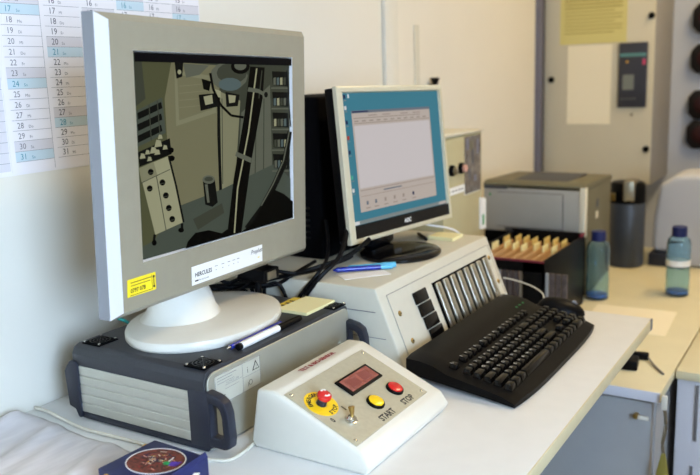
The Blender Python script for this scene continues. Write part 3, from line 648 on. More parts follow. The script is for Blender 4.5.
# ------------------------------------------------------------------ second monitor
aroot=(-.79,1.435,KZ)
t=thing('small_monitor','smaller champagne framed monitor showing a blue desktop with an open window','monitor',aroot)
H2=head_matrix(-.776,1.445,.3304,-3.98,5.54,aroot)@Matrix.Rotation(R(-1.3),4,'Z')
m=MB(); frame_mesh(m,.386,.2926,.003,(-.176,-.1377,.1825,.1357),0.0,-.009,M['aoc_bezel'],M['aoc_bezel'],M['aoc_bezel'],M['aoc_bezel'],H2)
m.build('bezel',t)
MB().prism([(-.191,-.144),(.191,-.144),(.191,.144),(-.191,.144)],2,-.030,-.0085,M['black'],.003,2,H2).prism([(-.155,-.12),(.155,-.12),(.155,.12),(-.155,.12)],2,-.058,-.029,M['black'],.010,3,H2).build('rear_shell',t)
MB().rect(-.1755,-.1372,.182,-.1135,M['black_gl'],.003,H2@TR((0,0,-.004))).build('lower_strip',t)
MB().text('AOC',.0120,M['label'],H2@TR((-.004,-.1300,-.0008)),bold=.0004).build('brand_mark',t)
sc=MB(); S=H2@TR((.0035,.0006,-.0052))@Matrix.Diagonal((.957,1.0237,1,1))
def ap(x0,y0,x1,y1,g,z): sc.rect(x0,y0,x1,y1,A[g],.0001,S@TR((0,0,z)))
ap(-.185,-.111,.1845,.130,'teal',0)
ap(-.185,-.1105,.1845,-.1035,'task',.0003); ap(-.183,-.110,-.165,-.104,'white',.0005); ap(.150,-.110,.183,-.104,'win',.0005)
ap(-.157,-.089,.142,.098,'win',.0004); ap(-.157,.093,.142,.098,'title',.0006); ap(-.155,.0945,-.10,.0968,'navy',.0008)
ap(-.152,-.045,.137,.070,'win_light',.0006)
ap(-.152,.083,.10,.0845,'line',.0006); ap(-.152,.0735,.137,.075,'line',.0007)
for i in range(11): x=-.150+.026*i; ap(x,.077,x+.014,.0795,'line',.0007); 
for x in (-.1,-.05,0.02,.07): ap(x,.087,x+.03,.089,'line',.0007)
ap(-.152,-.050,.137,-.0485,'line',.0007); ap(-.07,-.056,.0,-.0535,'title',.0007); ap(-.152,-.0605,.137,-.0595,'line',.0007)
for i,x in enumerate((-.135,-.105,-.07,-.035,.0,.04)): ap(x,-.077,x+.007,-.070,'title' if i in (0,1) else ('navy' if i==5 else 'line'),.0007); ap(x-.003,-.084,x+.013,-.082,'line',.0007)
for i,(y,g) in enumerate(((.120,'navy'),(.100,'white'),(.074,'navy'),(.046,'red'),(.020,'navy'),(-.026,'green'),(-.050,'white'))):
    ap(-.179,y,-.172,y+.007,g,.0005); ap(-.180,y-.004,-.170,y-.0025,'task',.0005)
ap(-.165,.121,-.16,.128,'white',.0005)
sc.build('screen',t)
bs=MB(); bs.lathe([(.98,0),(1,.002),(1,.006),(.95,.009),(.6,.011),(.2,.012)],M['black_gl'],48,TR((.030,-.026,0)),.079,.090); bs.build('base',t)
nk=MB(); nk.prism([(-.055,-.045),(-.022,-.045),(-.022,.045),(-.055,.045)],2,.008,.12,M['black_gl'],.008,3); nk.build('neck',t)
MB().box((-.02,.038,.032),(-.012,.058,.05),M['label'],.001).build('tag',t)

# black computer case behind it
t=thing('computer_case','black computer case standing on the console behind the smaller monitor','computer',(-.962,1.33,KZ))
MB().box((-.083,-.03,0),(.088,.25,.318),M['black_matte'],.006,3).build('body',t)
q=MB()
for i in range(6): q.box((-.06,-.0312,.04+.012*i),(.06,-.0295,.045+.012*i),M['black_gl'])
q.build('vent_grille',t)

# ------------------------------------------------------------------ keyboard
t=thing('keyboard','black full-size computer keyboard lying on the desk in front of the console','keyboard',(-.49,1.31,0))
# slab: x across (0 at front edge to -depth back), tilted; plan slightly skewed at the ends
KBF=-.392; KBB=-.600
def plan(u,v): # u 0..1 along Y, v 0..1 front->back ; bowed front edge
    y=1.092+.437*u+.030*v
    x=KBF+(KBB-KBF)*v - (.010*(2*u-1)**4 if v<.3 else 0)*(1-v/.3 if v<.3 else 0)
    return x,y
def kz(v): return .014+.026*v
vs=[];fs=[]; NU,NV=24,8
for lay in range(2):
    for i in range(NU+1):
        for j in range(NV+1):
            x,y=plan(i/NU,j/NV); z=(kz(j/NV)+(.006 if j/NV>.74 else 0)) if lay else (0.002+.012*(j/NV))
            if lay:
                if i in (0,NU): z-=.003
                if j in (0,NV): z-=.004
            vs.append((x+.49,y-1.31,z))
idx=lambda l,i,j:l*(NU+1)*(NV+1)+i*(NV+1)+j
for i in range(NU):
    for j in range(NV):
        fs.append((idx(1,i,j),idx(1,i+1,j),idx(1,i+1,j+1),idx(1,i,j+1))); fs.append((idx(0,i,j),idx(0,i,j+1),idx(0,i+1,j+1),idx(0,i+1,j)))
for i in range(NU):
    fs.append((idx(0,i,0),idx(0,i+1,0),idx(1,i+1,0),idx(1,i,0))); fs.append((idx(0,i,NV),idx(1,i,NV),idx(1,i+1,NV),idx(0,i+1,NV)))
for j in range(NV):
    fs.append((idx(0,0,j),idx(1,0,j),idx(1,0,j+1),idx(0,0,j+1))); fs.append((idx(0,NU,j),idx(0,NU,j+1),idx(1,NU,j+1),idx(1,NU,j)))
bm=bmesh.new(); bv=[bm.verts.new(v) for v in vs]
for f in fs: bm.faces.new([bv[i] for i in f])
bmesh.ops.recalc_face_normals(bm,faces=bm.faces[:])
MB().bm(bm,M['black']).build('case',t)
for y in (1.16,1.52): MB().box((-.592+.49,y-.012-1.31,0),(-.584+.49,y+.012-1.31,.016),M['black'],.001).build('foot',t)
MB().rect(0,0,.016,.003,M['ink_grey'],.0004,basis((-.588+.49,1.512-1.31,.0464),(0,1,0),(-1,0,.12))).build('brand_mark',t)
u1=.0188
def keycap(y, v, wy, wx=.0155, ch=''):
    # y start, v: distance from the front edge
    x=KBF-v; z=.014+.026*(v/.208); r=bmesh.new()
    tz=z+.008; g=.0015
    base=[(x-wx/2+g*.3,y+g*.3),(x+wx/2-g*.3,y+g*.3),(x+wx/2-g*.3,y+wy-g*.3),(x-wx/2+g*.3,y+wy-g*.3)]
    top=[(x-wx/2+.002,y+.0030),(x+wx/2-.0035,y+.0030),(x+wx/2-.0035,y+wy-.0030),(x-wx/2+.002,y+wy-.0030)]
    vs=[(a+.49,b-1.31,z-.002) for a,b in base]+[(a+.49,b-1.31,tz+(.0008 if i in (0,3) else 0)) for i,(a,b) in enumerate(top)]
    bm=bmesh.new(); bv=[bm.verts.new(q) for q in vs]
    for f in ((0,1,2,3),(7,6,5,4),(0,4,5,1),(1,5,6,2),(2,6,7,3),(3,7,4,0)): bm.faces.new([bv[i] for i in f])
    bmesh.ops.recalc_face_normals(bm,faces=bm.faces[:])
    bmesh.ops.bevel(bm,geom=bm.edges[:],offset=.0009,segments=2,profile=.5,affect='EDGES',clamp_overlap=True)
    q=MB().bm(bm,M['key'])
    if ch: q.text(ch,.0075,M['label'],basis((x+wx/2-.0085+.49,y+.0045-1.31,tz+.0004),(0,1,0),(-1,0,.05)))
    return q
ky0=1.112; vr=[.030+.0182*i for i in range(5)]   # five rows from the space row back
rows=[]
skew=lambda v:.030*v/.208
nkeys=0
def put(y,v,w,ch=''):
    global nkeys
    keycap(y+skew(v),v,w,ch=ch).build('key',t); nkeys+=1
def row(v, widths, y, chars=None):
    k=0
    for w_ in widths:
        if w_>0: put(y,v,w_*u1-.0008,chars[k] if chars and k<len(chars) else ''); k+=1
        y+=abs(w_)*u1
row(vr[0],[1.25,1.25,1.25,6.25,1.25,1.25,1.25,1.25],ky0)
row(vr[1],[2.25]+[1]*10+[2.75],ky0,['']+list('YXCVBNM,.-'))
row(vr[2],[1.75]+[1]*11+[2.25],ky0,['']+list('ASDFGHJKL'))
row(vr[3],[1.5]+[1]*12+[1.5],ky0,['']+list('QWERTZUIOP'))
row(vr[4],[1]*13+[2],ky0,['']+list('1234567890'))
row(vr[4]+.0265,[1,-1,1,1,1,1,-.5,1,1,1,1,-.5,1,1,1,1],ky0,['E']+['F']*12)
yn=ky0+15.2*u1
for i,rw in enumerate(([1,1,1],[-1,1,-1],[],[1,1,1],[1,1,1])):
    row(vr[i],rw,yn)
row(vr[4]+.0265,[1,1,1],yn)
yk=yn+3.2*u1
for i,rw in enumerate(([2,1],[1,1,1],[1,1,1],[1,1,1],[1,1,1])): row(vr[i],rw,yk)
q=MB()
for i in range(3): q.box((-.54+.49,yk+.010+.017*i-1.31,.0418),(-.536+.49,yk+.014+.017*i-1.31,.0426),M['green'])
q.build('indicator_lights',t)

# mouse
t=thing('computer_mouse','black computer mouse on the desk corner beyond the keyboard','mouse',(-.487,1.583,0),(0,0,R(20)))
vs=[];fs=[];n1,n2=20,10
for j in range(n2+1):
    ph=j/n2*PI/2
    for i in range(n1):
        a=2*PI*i/n1; r=math.cos(ph)**.75 if j<n2 else 0.02
        vs.append((.050*r*math.cos(a)*(1-.0*math.sin(a)),.030*r*math.sin(a),.003+.034*math.sin(ph)*(1-.25*(r*math.cos(a)))))
for j in range(n2):
    for i in range(n1): i2=(i+1)%n1; fs.append((j*n1+i,j*n1+i2,(j+1)*n1+i2,(j+1)*n1+i))
fs.append(tuple(range(n1))[::-1]); fs.append(tuple(n2*n1+i for i in range(n1)))
MB().add(vs,fs,M['black']).cyl((0,0,0),(0,0,.004),.022,M['black_matte']).build('shell',t)
MB().cyl((.028,-.004,.027),(.028,.004,.027),.006,M['ink_grey'],bev=.001).build('scroll_wheel',t)
mp_=[(-.640,1.662,.046),(-.614,1.660,.044),(-.572,1.645,.040),(-.540,1.625,.033),(-.530,1.612,.025),(-.524,1.600,.018)]
ca,sa=math.cos(R(-20)),math.sin(R(-20))
MB().tube([((x+.487)*ca-(y-1.583)*sa,(x+.487)*sa+(y-1.583)*ca,z) for x,y,z in mp_],.0016,M['cord_white']).build('mouse_cord',t)['label']='thin white cord'

# ------------------------------------------------------------------ wedge control box
CY0,CY1=.81,1.046
t=thing('control_box','white wedge control box with red emergency stop, display and start stop buttons','control box',(-.585,CY0,0))
co=lambda x,z:(x+.585,z)
MB().prism([co(-.672,.0),co(-.678,.010),co(-.663,.0870),co(-.633,.0880),co(-.500,.0295),co(-.487,.012),co(-.494,.0)],1,0,CY1-CY0,M['white_pl'],.0045,3).build('housing',t)
sd=Vector((.133,0,-.0585)).normalized()
T=basis((-.633+.585,-.003,.0880),(0,1,0),tuple(-sd))@TR((0,0,.0003))
# plate x .010...205+? , y -.011..-.136
P0=(.0085,-.134,.2115,-.012)
MB().prism([(P0[0],P0[1]),(P0[2],P0[1]),(P0[2],P0[3]),(P0[0],P0[3])],2,-.0005,.0012,M['panel'],.0006,1,T).build('face_plate',t)
U=T@TR((0,0,.0012))
for x,y in ((.0165,-.019),(.2035,-.019),(.0165,-.127),(.2035,-.127)):
    MB().lathe([(.0028,0),(.0028,.0006),(.0014,.0014)],M['chrome'],14,U@TR((x,y,0))).build('screw',t)
s=MB()
s.ring(.0385,-.0545,.0245,.0245,.0165,M['yellow_disc'],.0006,U,48)
so_=s.build('stop_disc',t)
s=MB()
for body,ctr,a0,da in (('EMERGENCY',90,200,-22),('STOP',0,-72,24)):
    for i,ch in enumerate(body):
        a=a0+da*i; rr=.0192 if body!='STOP' else .0212
        if body=='STOP': a=-101+18*i; rot=a+90; rr=.0225
        else: a=163-17*i; rot=a-90; rr=.0150
        s.text(ch,.0088,M['ink'],U@TR((.0385,-.0545,.0006))@Matrix.Rotation(R(a),4,'Z')@TR((rr,0,0))@Matrix.Rotation(R(90 if body=='STOP' else -90),4,'Z')@TR((0,-.0 if body=='STOP' else 0,0)),align='CENTER',bold=.0003)
s.build('printed_ring_text',so_)
eb=MB().lathe([(.0070,0),(.0070,.008),(.0064,.009)],M['handle'],28,U@TR((.0385,-.0545,0))); eb=eb.build('stop_collar',t)
e=MB().lathe([(.0070,.009),(.0094,.0105),(.0103,.0130),(.0099,.0160),(.0078,.0182),(.004,.0193),(.0006,.0196)],M['red'],32,U@TR((.0385,-.0545,0)))
for a in (30,210):
    for k in range(5):
        b0,b1=R(a+k*16),R(a+k*16+16)
        e.poly([(.0385+.0050*math.cos(b0),-.0545+.0050*math.sin(b0)),(.0385+.0050*math.cos(b1),-.0545+.0050*math.sin(b1)),(.0385+.0072*math.cos(b1),-.0545+.0072*math.sin(b1)),(.0385+.0072*math.cos(b0),-.0545+.0072*math.sin(b0))],M['label'],.0008,U@TR((0,0,.0186)))
e.build('stop_button',t)['label']='red mushroom button'
# toggle switch
tg=MB(); tg.lathe([(.0088,0),(.0088,.0025),(.0062,.003),(.0062,.006),(.004,.0075)],M['chrome'],12,U@TR((.046,-.100,0))); tg=tg.build('toggle_nut',t)
MB().cyl((0,0,.006),(.002,.008,.018),.0018,M['brass'],r2=.0046,T=U@TR((.046,-.100,0)),seg=14,bev=.0005).build('toggle_lever',tg)
for x,c,n_,l_ in ((.112,'yellow','start_button','yellow button'),(.168,'red','stop_push_button','flat red button')):
    q=MB().lathe([(.0136,0),(.0136,.002),(.0128,.0036),(.0108,.004)],M['black'],32,U@TR((x,-.0995,0))).build('button_ring',t)
    MB().lathe([(.0111,.003),(.0111,.0050),(.0098,.0058),(.001,.0060)],M[c],32,U@TR((x,-.0995,0))).build('push_button',q)['label']=l_
# display
UD=U@TR((0,-.005,0))
q=MB().prism([(.0935,-.0665),(.178,-.0665),(.178,-.0335),(.0935,-.0335)],2,0,.003,M['black'],.001,2,UD).build('display_frame',t)
q2=MB().rect(.0995,-.0625,.172,-.0375,M['glass_red'],.0006,UD@TR((0,0,.0030)))
for x in (.108,.138): q2.rect(x,-.0585,x+.024,-.0415,M['led_dark'],.0002,UD@TR((0,0,.0036)))
q2.build('display_window',q)
s=MB()
for nm,tx_,sz,x,y,sx_ in (('start_lettering','START',.0140,.086,-.1290,.90),('stop_lettering','STOP',.0140,.149,-.1290,.90),('zero_mark','0',.012,.0215,-.0885,.85),('one_mark','I',.012,.0580,-.0830,1)):
    MB().text(tx_,sz,M['ink'],U@TR((x,y,0)),sx=sx_,bold=.00045).build(nm,t)
T3=basis((-.6425+.585,.079,.0884),(0,1,0),(-1,0,0))
MB().text('TILT & BIO-SENSOR',.0112,M['ink_red'],T3,bold=.0005,sx=.9).build('red_lettering',t)

# ------------------------------------------------------------------ desk clutter
# pads
def pad(name,c,ang,w,d,h,m,label,cat,z,group=None,sheets=None):
    o=MB()
    n=6
    for i in range(n):
        dx=random.uniform(-.0006,.0006); o.box((-d/2+dx,-w/2+dx,h*i/n),(d/2+dx,w/2+dx,h*(i+1)/n),m if not sheets or i else sheets,.0002,1)
    ob=o.build(name); ob.location=(c[0],c[1],z+DZ); ob.rotation_euler=(0,0,R(ang)); return tag(ob,label,cat,group)
pad('sticky_note_pad',(-.762,1.6),0,.055,.06,.007,M['pad'],'pale yellow sticky note pad on console top beside small monitor','note pad',KZ)
bpy.data.objects['sticky_note_pad'].location=(-.745,1.588,KZ+DZ)
pad('memo_pad',(-.765,1.080),0,.085,.060,.005,M['pad'],'cream memo pad on case lid behind the white monitor foot','note pad',ZT+.0006,None)
ob=MB().box((-.0,-.06,0),(.028,.06,.0005),M['pad_y'],.0001,1)
for i in range(7): ob.rect(.006,-.05+.014*i,.018,-.044+.014*i,M['ink'],.0002,TR((0,0,.0006)))
ob=ob.build('yellow_strip'); ob.location=(-.818,1.062,ZT+DZ); tag(ob,'yellow printed paper strip between memo pad and monitor foot','paper strip')
ob.rotation_euler=(0,0,R(4))
# pens on the case
def pen(name,p,q,r,parts,label,cat='pen'):
    p=Vector(p);q=Vector(q); d=q-p; L=d.length; t=thing(name,label,cat,tuple(p))
    t.rotation_mode='QUATERNION'; t.rotation_quaternion=d.to_track_quat('Z','Y')
    for nm,a,b,ra,rb,m in parts: MB().cyl((0,0,a*L),(0,0,b*L),ra*r,m,r2=rb*r,seg=16,bev=r*.12).build(nm,t)
    return t
pen('ballpoint_pen',(-.7395,.842,ZT+.0050),(-.7420,.975,ZT+.0050),.0042,[('tip',0,.07,.2,.7,M['chrome']),('barrel',.06,.72,.9,1,M['blue_pen']),('cap',.70,1,1.08,1,M['blue_pen'])],'blue ballpoint pen on case lid against the white foot')
pen('felt_marker',(-.7275,.852,ZT+.0058),(-.7300,1.010,ZT+.0058),.0054,[('end_plug',0,.05,.9,.9,M['black']),('barrel',.045,.63,1,1,M['label']),('cap',.62,1,1.04,.9,M['black'])],'white felt marker with black cap beside blue pen on case lid','marker')
pen('ballpoint_pen',(-.800,1.218,KZ+.0052),(-.714,1.290,KZ+.0052),.0048,[('tip',0,.07,.3,.8,M['blue_pen']),('barrel',.06,.8,1,1,M['blue_pen']),('plug',.8,1,.9,.9,M['cyan'])],'dark blue pen on console top in front of small monitor')
pen('ballpoint_pen',(-.784,1.246,KZ+.0052),(-.716,1.306,KZ+.0052),.0048,[('barrel',0,.75,.9,1,M['cyan']),('cap',.72,1,1.15,1.1,M['cyan'])],'light blue capped pen behind the dark blue pen')
ob=MB().box((-.018,-.045,0),(.018,.045,.0008),M['paper'],.0002,1).build('paper_slip'); ob.location=(-.738,1.228,KZ+DZ); ob.rotation_euler=(0,0,R(-38)); tag(ob,'white paper slip under the blue pens on the console','paper')
pen('black_stylus',(-.768,1.54,KZ+.0045),(-.820,1.60,KZ+.0045),.004,[('barrel',0,.8,1,1,M['black']),('tip',.8,1,.9,.3,M['black'])],'black stylus on console beside the sticky note pad','stylus')

# cords
def cord(name,pts,r,m,label,cat='cable',group=None):
    return tag(MB().tube(pts,r,m,seg=8).build(name,loc=pts[0]),label,cat,group)
cord('power_cable',[(-1.062,.752,.004),(-1.03,.748,.006),(-.98,.742,.0035),(-.93,.735,.003),(-.86,.738,.003),(-.76,.742,.003),(-.69,.750,.003),(-.672,.775,.003),(-.686,.86,.003),(-.700,.98,.003),(-.702,1.06,.003)],.0026,M['cord_white'],'white cord on desk running along the front of the aluminium case','cable')
cord('teal_cable',[(-.925,.785,.20),(-.93,.79,.17),(-.945,.845,.135),(-.955,.865,.122)],.0028,M['teal'],'short teal cable dropping behind lower left monitor corner')
gb='black cables tangled behind the large monitor'
cl=[[(-.83,1.31,.285),(-.812, 1.29, 0.257), (-.787, 1.25, 0.214), (-.774, 1.2, 0.178), (-.786, 1.16, 0.152), (-.812, 1.141, 0.112),(-.835,1.141,.05)],
    [(-.86,1.29,.225),(-.843, 1.27, 0.195), (-.80, 1.2, 0.174), (-.795, 1.16, 0.154), (-.825, 1.141, 0.110),(-.85,1.141,.05)],
    [(-.75,1.27,.200),(-.769, 1.22, 0.176), (-.811, 1.16, 0.160), (-.864, 1.14, 0.146), (-.929, 1.12, 0.132), (-1.0, 1.09, 0.124)],
    [(-.776,1.25,.170),(-.790, 1.23, 0.162), (-.826, 1.155, 0.153), (-.875, 1.12, 0.159), (-.925, 1.10, 0.125),(-.95,1.08,.122)],
    [(-.90,1.12,.20),(-.904, 1.14, 0.159), (-.915, 1.141, 0.125), (-.933, 1.141, 0.06)],
    [(-.97,1.08,.15),(-.953, 1.1, 0.135), (-.941, 1.12, 0.137), (-.912, 1.138, 0.115), (-.891, 1.141, 0.06)],
    [(-.93,1.09,.20),(-.932, 1.12, 0.153), (-.956, 1.125, 0.128), (-.981, 1.141, 0.06)],
    [(-.91,1.08,.19),(-.90, 1.1, 0.161), (-.89, 1.12, 0.133), (-.864, 1.139, 0.131), (-.84, 1.141, 0.07)],
    [(-1.0,1.06,.13),(-.967, 1.08, 0.126), (-.962, 1.1, 0.124), (-.942, 1.12, 0.124), (-.876, 1.138, 0.130), (-.84, 1.17, 0.154),(-.84,1.22,.16)],
    [(-.95,1.06,.21),(-.945,1.10,.17),(-.925,1.125,.135),(-.915,1.141,.06)],
    [(-.87,1.10,.21),(-.885,1.13,.165),(-.90,1.139,.12),(-.90,1.141,.05)]]
lab=['thickest black cable arching from the computer case down beside the blue pens','thin black cable hanging just left of the thickest arching cable','black cable running level under the monitor from the small monitor base','black cable dipping onto the case lid behind the cream memo pad',
     'upright black cable dropping behind the case at centre of the tangle','black cable curving off the rear of the case lid','leftmost black cable dropping behind the case','black cable bending right behind the white foot','low black cable crossing from the wall to the console top','black cable falling straight from the monitor rear','black cable nearest the silver socket plug']
for i,(c_,l_) in enumerate(zip(cl,lab)): cord('black_cable',c_,(.0044 if i in (0,2) else .0034),M['cable'],l_,'cable',gb)
t=thing('cable_junction','black plug block with silver socket among the cables under monitor','plug',(-.875,1.09,.152))
MB().box((-.03,-.02,0),(.03,.025,.022),M['black'],.003).build('block',t); MB().box((.0295,-.012,.004),(.033,.012,.018),M['steel'],.001).build('socket',t)
MB().cyl((0,0,-.0345),(0,0,.001),.006,M['black']).build('stem',t)
cord('white_cable',[(-.80,1.555,KZ+.045),(-.785,1.575,KZ+.03),(-.765,1.64,KZ+.012),(-.752,1.68,KZ-.01),(-.745,1.70,KZ-.06)],.0022,M['paper'],'white cable passing behind sticky note pad over console end')

# rumpled sheet at lower left
vs=[];fs=[];NX,NYY=40,60
x0,x1,y0,y1=-1.066,-.800,.36,.730
for i in range(NX+1):
    for j in range(NYY+1):
        u=i/NX;v=j/NYY; x=x0+(x1-x0)*u; y=y0+(y1-y0)*v-.02*u*u*v+.004*math.sin(9*u)
        q=x*.9*1.0+y*.25
        z=.003+.0026*math.sin(q*62+.9*math.sin(y*9))+.0018*math.sin(q*117+2*y)+.0016*math.sin(q*171+1.2)
        z+=.012*math.exp(-((y-.70)/.035)**2)*math.exp(-((x+1.05)/.03)**2)
        edge=min(u,1-u,v,1-v); z=max(.0012,z+.0035)*min(1,edge*12+.3)
        vs.append((x,y,z))
for i in range(NX):
    for j in range(NYY): a=i*(NYY+1)+j; fs.append((a,a+NYY+1,a+NYY+2,a+1))
sh=MB().add(vs,fs,M['sheet']).build('rumpled_sheet',loc=(-.95,.5,.0)); tag(sh,'pale grey rumpled cloth sheet on desk against wall at lower left','cloth')
md=sh.modifiers.new('thick','SOLIDIFY'); md.thickness=.001; md.offset=-1

# small navy carton
t=thing('small_carton','small navy blue carton with oval picture of brown tangle, in front of aluminium case','box',(-.704,.653,0),(0,0,R(-3)))
BW,BD,BH=.048,.046,.040
MB().box((-BW,-BD,0),(BW,BD,BH),M['navy'],.0015).build('carton',t)
T=TR((0,.004,BH+.0001))@Matrix.Rotation(R(12),4,'Z')
q=MB().ell(0,0,.037,.032,M['tangle'],.0004,T,40); q.ring(0,0,.0385,.0335,.0012,M['label'],.0007,T)
for k in range(90):
    a=random.uniform(0,6.28); rr=random.uniform(0,.028); x=rr*math.cos(a)*1.2; y=rr*math.sin(a)*.85; b0=random.uniform(0,3.14); l=random.uniform(.003,.008)
    q.poly([(x,y),(x+l*math.cos(b0),y+l*math.sin(b0)),(x+l*math.cos(b0)+.0008,y+l*math.sin(b0)+.0008),(x+.0008,y+.0008)],random.choice([M['gold'],M['paper_dull'],M['ink'],M['ink'],M['ink_red'],M['navy'],M['pink']]),.0003,T@TR((0,0,.0004)))
q.poly([(.020,.004),(.033,.008),(.032,-.004),(.022,-.006)],M['purple'],.0003,T@TR((0,0,.0004)))
q.build('oval_picture',t)
q=MB(); q.ell(.017,-.002,.0042,.0040,M['green'],.0006,T@TR((0,0,.0008))); q.rect(.0165,-.002,.0175,.014,M['label'],.0005,T@TR((0,0,.0008))); q.build('green_figure',t)
q=MB(); TF=basis((0,-BD-.0001,0),(1,0,0),(0,0,1))
q.ell(-.030,.026,.011,.011,M['gold'],.0004,TF); q.build('round_emblem',t); q=MB(); q.ell(.018,.024,.0145,.0145,M['gold'],.0004,TF); q.poly([(.012,.02),(.02,.032),(.024,.018)],M['ink_red'],.0003,TF@TR((0,0,.0004)))
q.build('round_emblem',t)
q=MB(); TF=basis((BW+.0001,0,0),(0,1,0),(0,0,1)); q.poly([(-.03,.005),(-.005,.008),(.02,.03),(.03,.026),(.01,.004)],M['paper_dull'],.0004,TF); q.build('side_print',t)
fl=MB().poly([(-BD,0),(BD,0),(BD-.004,.008),(-BD+.02,.003)],M['navy'],.0012,basis((BW-.0012,0,BH),(0,1,0),(0,0,1))).build('open_flap',t)

tag(MB().lathe([(.001,0),(.0042,.0012),(.0058,.0045),(.0052,.0085),(.003,.0105),(.0008,.011)],M['gold'],20).build('small_bead',loc=None),'tiny orange bead on the desk between case front and navy carton','bead').location=(-.797,.728,DZ)

# ------------------------------------------------------------------ wall calendar
t=thing('wall_calendar','large white year planner calendar with blue bands on the left wall','calendar',(WX,.95,.368))
W2=basis((0,-.95,-.368),(0,1,0),(0,0,1))@TR((0,0,.0012))
MB().prism([(.60,.368),(1.203,.368),(1.203,.90),(.60,.90)],2,-.0008,0,M['cal'],.0,1,W2).build('sheet',t)
cols=[(.690,None),(.773,24),(.850,21),(.924,18),(.998,16),(1.062,20),(1.130,17)]
ends=[.762,.842,.918,.992,1.060,1.128,1.200]
bands=MB(); lines=MB(); nums=MB(); tx=MB()
days=['Mo','Di','Mi','Do','Fr','Sa','So']
for (c,sun),e in zip(cols,ends):
    rows_=range(5,32); nums=MB()
    for r_ in rows_:
        z=.3905+(31-r_)*.0155
        lines.rect(c,z-.0036,e,z-.0031,M['ink_grey'],.0001,W2@TR((0,0,.0003)))
        if sun is None:
            continue
        so2=(r_-sun)%7==0; sa=(r_-sun)%7==6
        if so2: bands.rect(c,z-.003,e,z+.0120,M['cal_blue'],.0001,W2@TR((0,0,.0001)))
        elif sa: bands.rect(c,z-.003,e,z+.0120,M['cal_grey'],.0001,W2@TR((0,0,.0001)))
        mt=M['teal_ink'] if so2 else M['ink_grey']
        if c<.80: 
            nums.text(str(r_),.0125,mt,W2@TR((c+.008,z,.0002)),sx=.95)
        else: nums.text(str(r_),.0135,mt if so2 else M['ink_mid'],W2@TR((c+.009,z,.0002)),sx=.95)
        nums.text(days[(r_-sun+6)%7],.0065,mt,W2@TR((c+.028,z,.0002)))
    if sun is not None: nums.build('date_column',t)
    if sun is None: bands.rect(c-.08,.375,e,.90,M['cal_grey'],.0001,W2)
bands.rect(.842,.372,.8425,.90,M['ink_grey'],.0001,W2)
bands.build('coloured_bands',t); lines.build('ruled_lines',t)
MB().rect(.7635,.372,.7665,.90,M['cal'],.0006,W2@TR((0,0,.0004))).build('fold',t)

# black hook on the wall
t=thing('wall_hook','small black knob hook on the wall above the smaller monitor','hook',(WX,2.178,.455))
MB().cyl((0,0,0),(.012,0,0),.011,M['black']).cyl((.010,0,0),(.026,0,.002),.007,M['black']).cyl((.020,0,-.05),(.020,0,.01),.0085,M['black']).build('stem',t)
MB().cyl((.020,0,.008),(.020,0,.028),.008,M['black'],r2=.014,bev=.002).build('head',t)

# ------------------------------------------------------------------ box with two knobs
t=thing('knob_box','cream metal box with two knobs and glossy photo pocket behind small monitor','control box',(-.955,1.91,cz))
bo=lambda x,y,z:(x+.955,y-1.91,z-cz)
MB().box(bo(WX+.002,1.78,cz),bo(-.84,2.022,.342),M['knob_cream'],.003).build('housing',t)
MB().box(bo(WX+.002,1.776,.342),bo(-.834,2.026,.348),M['cream_pl'],.002).build('lid',t)
F=basis(bo(-.8399,1.91,0),(0,1,0),(0,0,1))
F=basis((.955-.8399,-1.91,-cz),(0,1,0),(0,0,1))
for y,m_ in ((1.826,'steel'),(1.882,'pink')):
    q=MB().lathe([(.014,0),(.014,.006),(.012,.010),(.010,.010)],M['black'],24,F@TR((y,.259,0))).build('knob',t)
    MB().lathe([(.0095,.009),(.0095,.016),(.007,.018)],M[m_],24,F@TR((y,.259,0))).build('knob_cap',q)
q=MB().rect(1.80,.197,1.905,.216,M['label'],.0006,F); 
for x in (1.81,1.83,1.85,1.87,1.885): q.rect(x,.204,x+.012,.2075,M['ink_grey'],.0002,F@TR((0,0,.0006)))
q.build('paper_label',t)
q=MB().rect(1.905,.186,2.008,.214,M['label'],.0006,F).build('paper_label',t)
q=MB().rect(1.908,.188,2.012,.335,M['photo'],.001,F)
for a,mm in (((1.918,.300,1.935,.330),'slate'),((1.95,.262,1.968,.300),'ink_mid'),((1.985,.285,1.998,.325),'slate'),((1.93,.222,1.946,.25),'ink_mid'),((1.965,.215,1.985,.232),'slate'),((1.94,.30,1.96,.322),'printer_side')): q.rect(*a,M[mm],.0002,F@TR((0,0,.001)))
q.build('photo_pocket',t)
q=MB().prism([(2.005,.080),(2.045,.076),(2.045,.160),(2.005,.166)],2,-.004,.003,M['label'],.001,1,F); q.rect(2.018,.09,2.030,.118,M['green'],.0003,F@TR((0,0,.003))); q.build('hanging_tag',t)

# ------------------------------------------------------------------ black file box
t=thing('file_box','black file box with burgundy rim holding manila hanging folders','file box',(-.77,2.05,cz))
fo=lambda x,y,z:(x+.77,y-2.05,z-cz)
X0,X1,Y0,Y1,ZB,ZTp=-.832,-.621,1.885,2.235,cz,.036
b=MB()
b.box(fo(X1-.006,Y0,ZB),fo(X1,Y1,ZTp),M['black'],.001); b.box(fo(X0,Y0,ZB),fo(X0+.006,Y1,ZTp),M['black'],.001)
b.box(fo(X0,Y1-.006,ZB),fo(X1,Y1,ZTp+.008),M['black'],.001); b.box(fo(X0,Y0,ZB),fo(X1,Y1,ZB+.008),M['black'],.001)
b.box(fo(X0,Y0,ZTp-.03),fo(X1,Y0+.008,ZTp-.004),M['black'],.001); b.box(fo(X0,Y0,ZB),fo(X1,Y0+.008,ZB+.05),M['black'],.001)
b.box(fo(X1-.055,Y0,ZB),fo(X1,Y0+.008,ZTp-.004),M['black'],.001)
b.build('shell',t)
MB().box(fo(X0,Y0-.001,ZTp-.005),fo(X1,Y0+.006,ZTp),M['burgundy'],.001).build('front_rim',t)
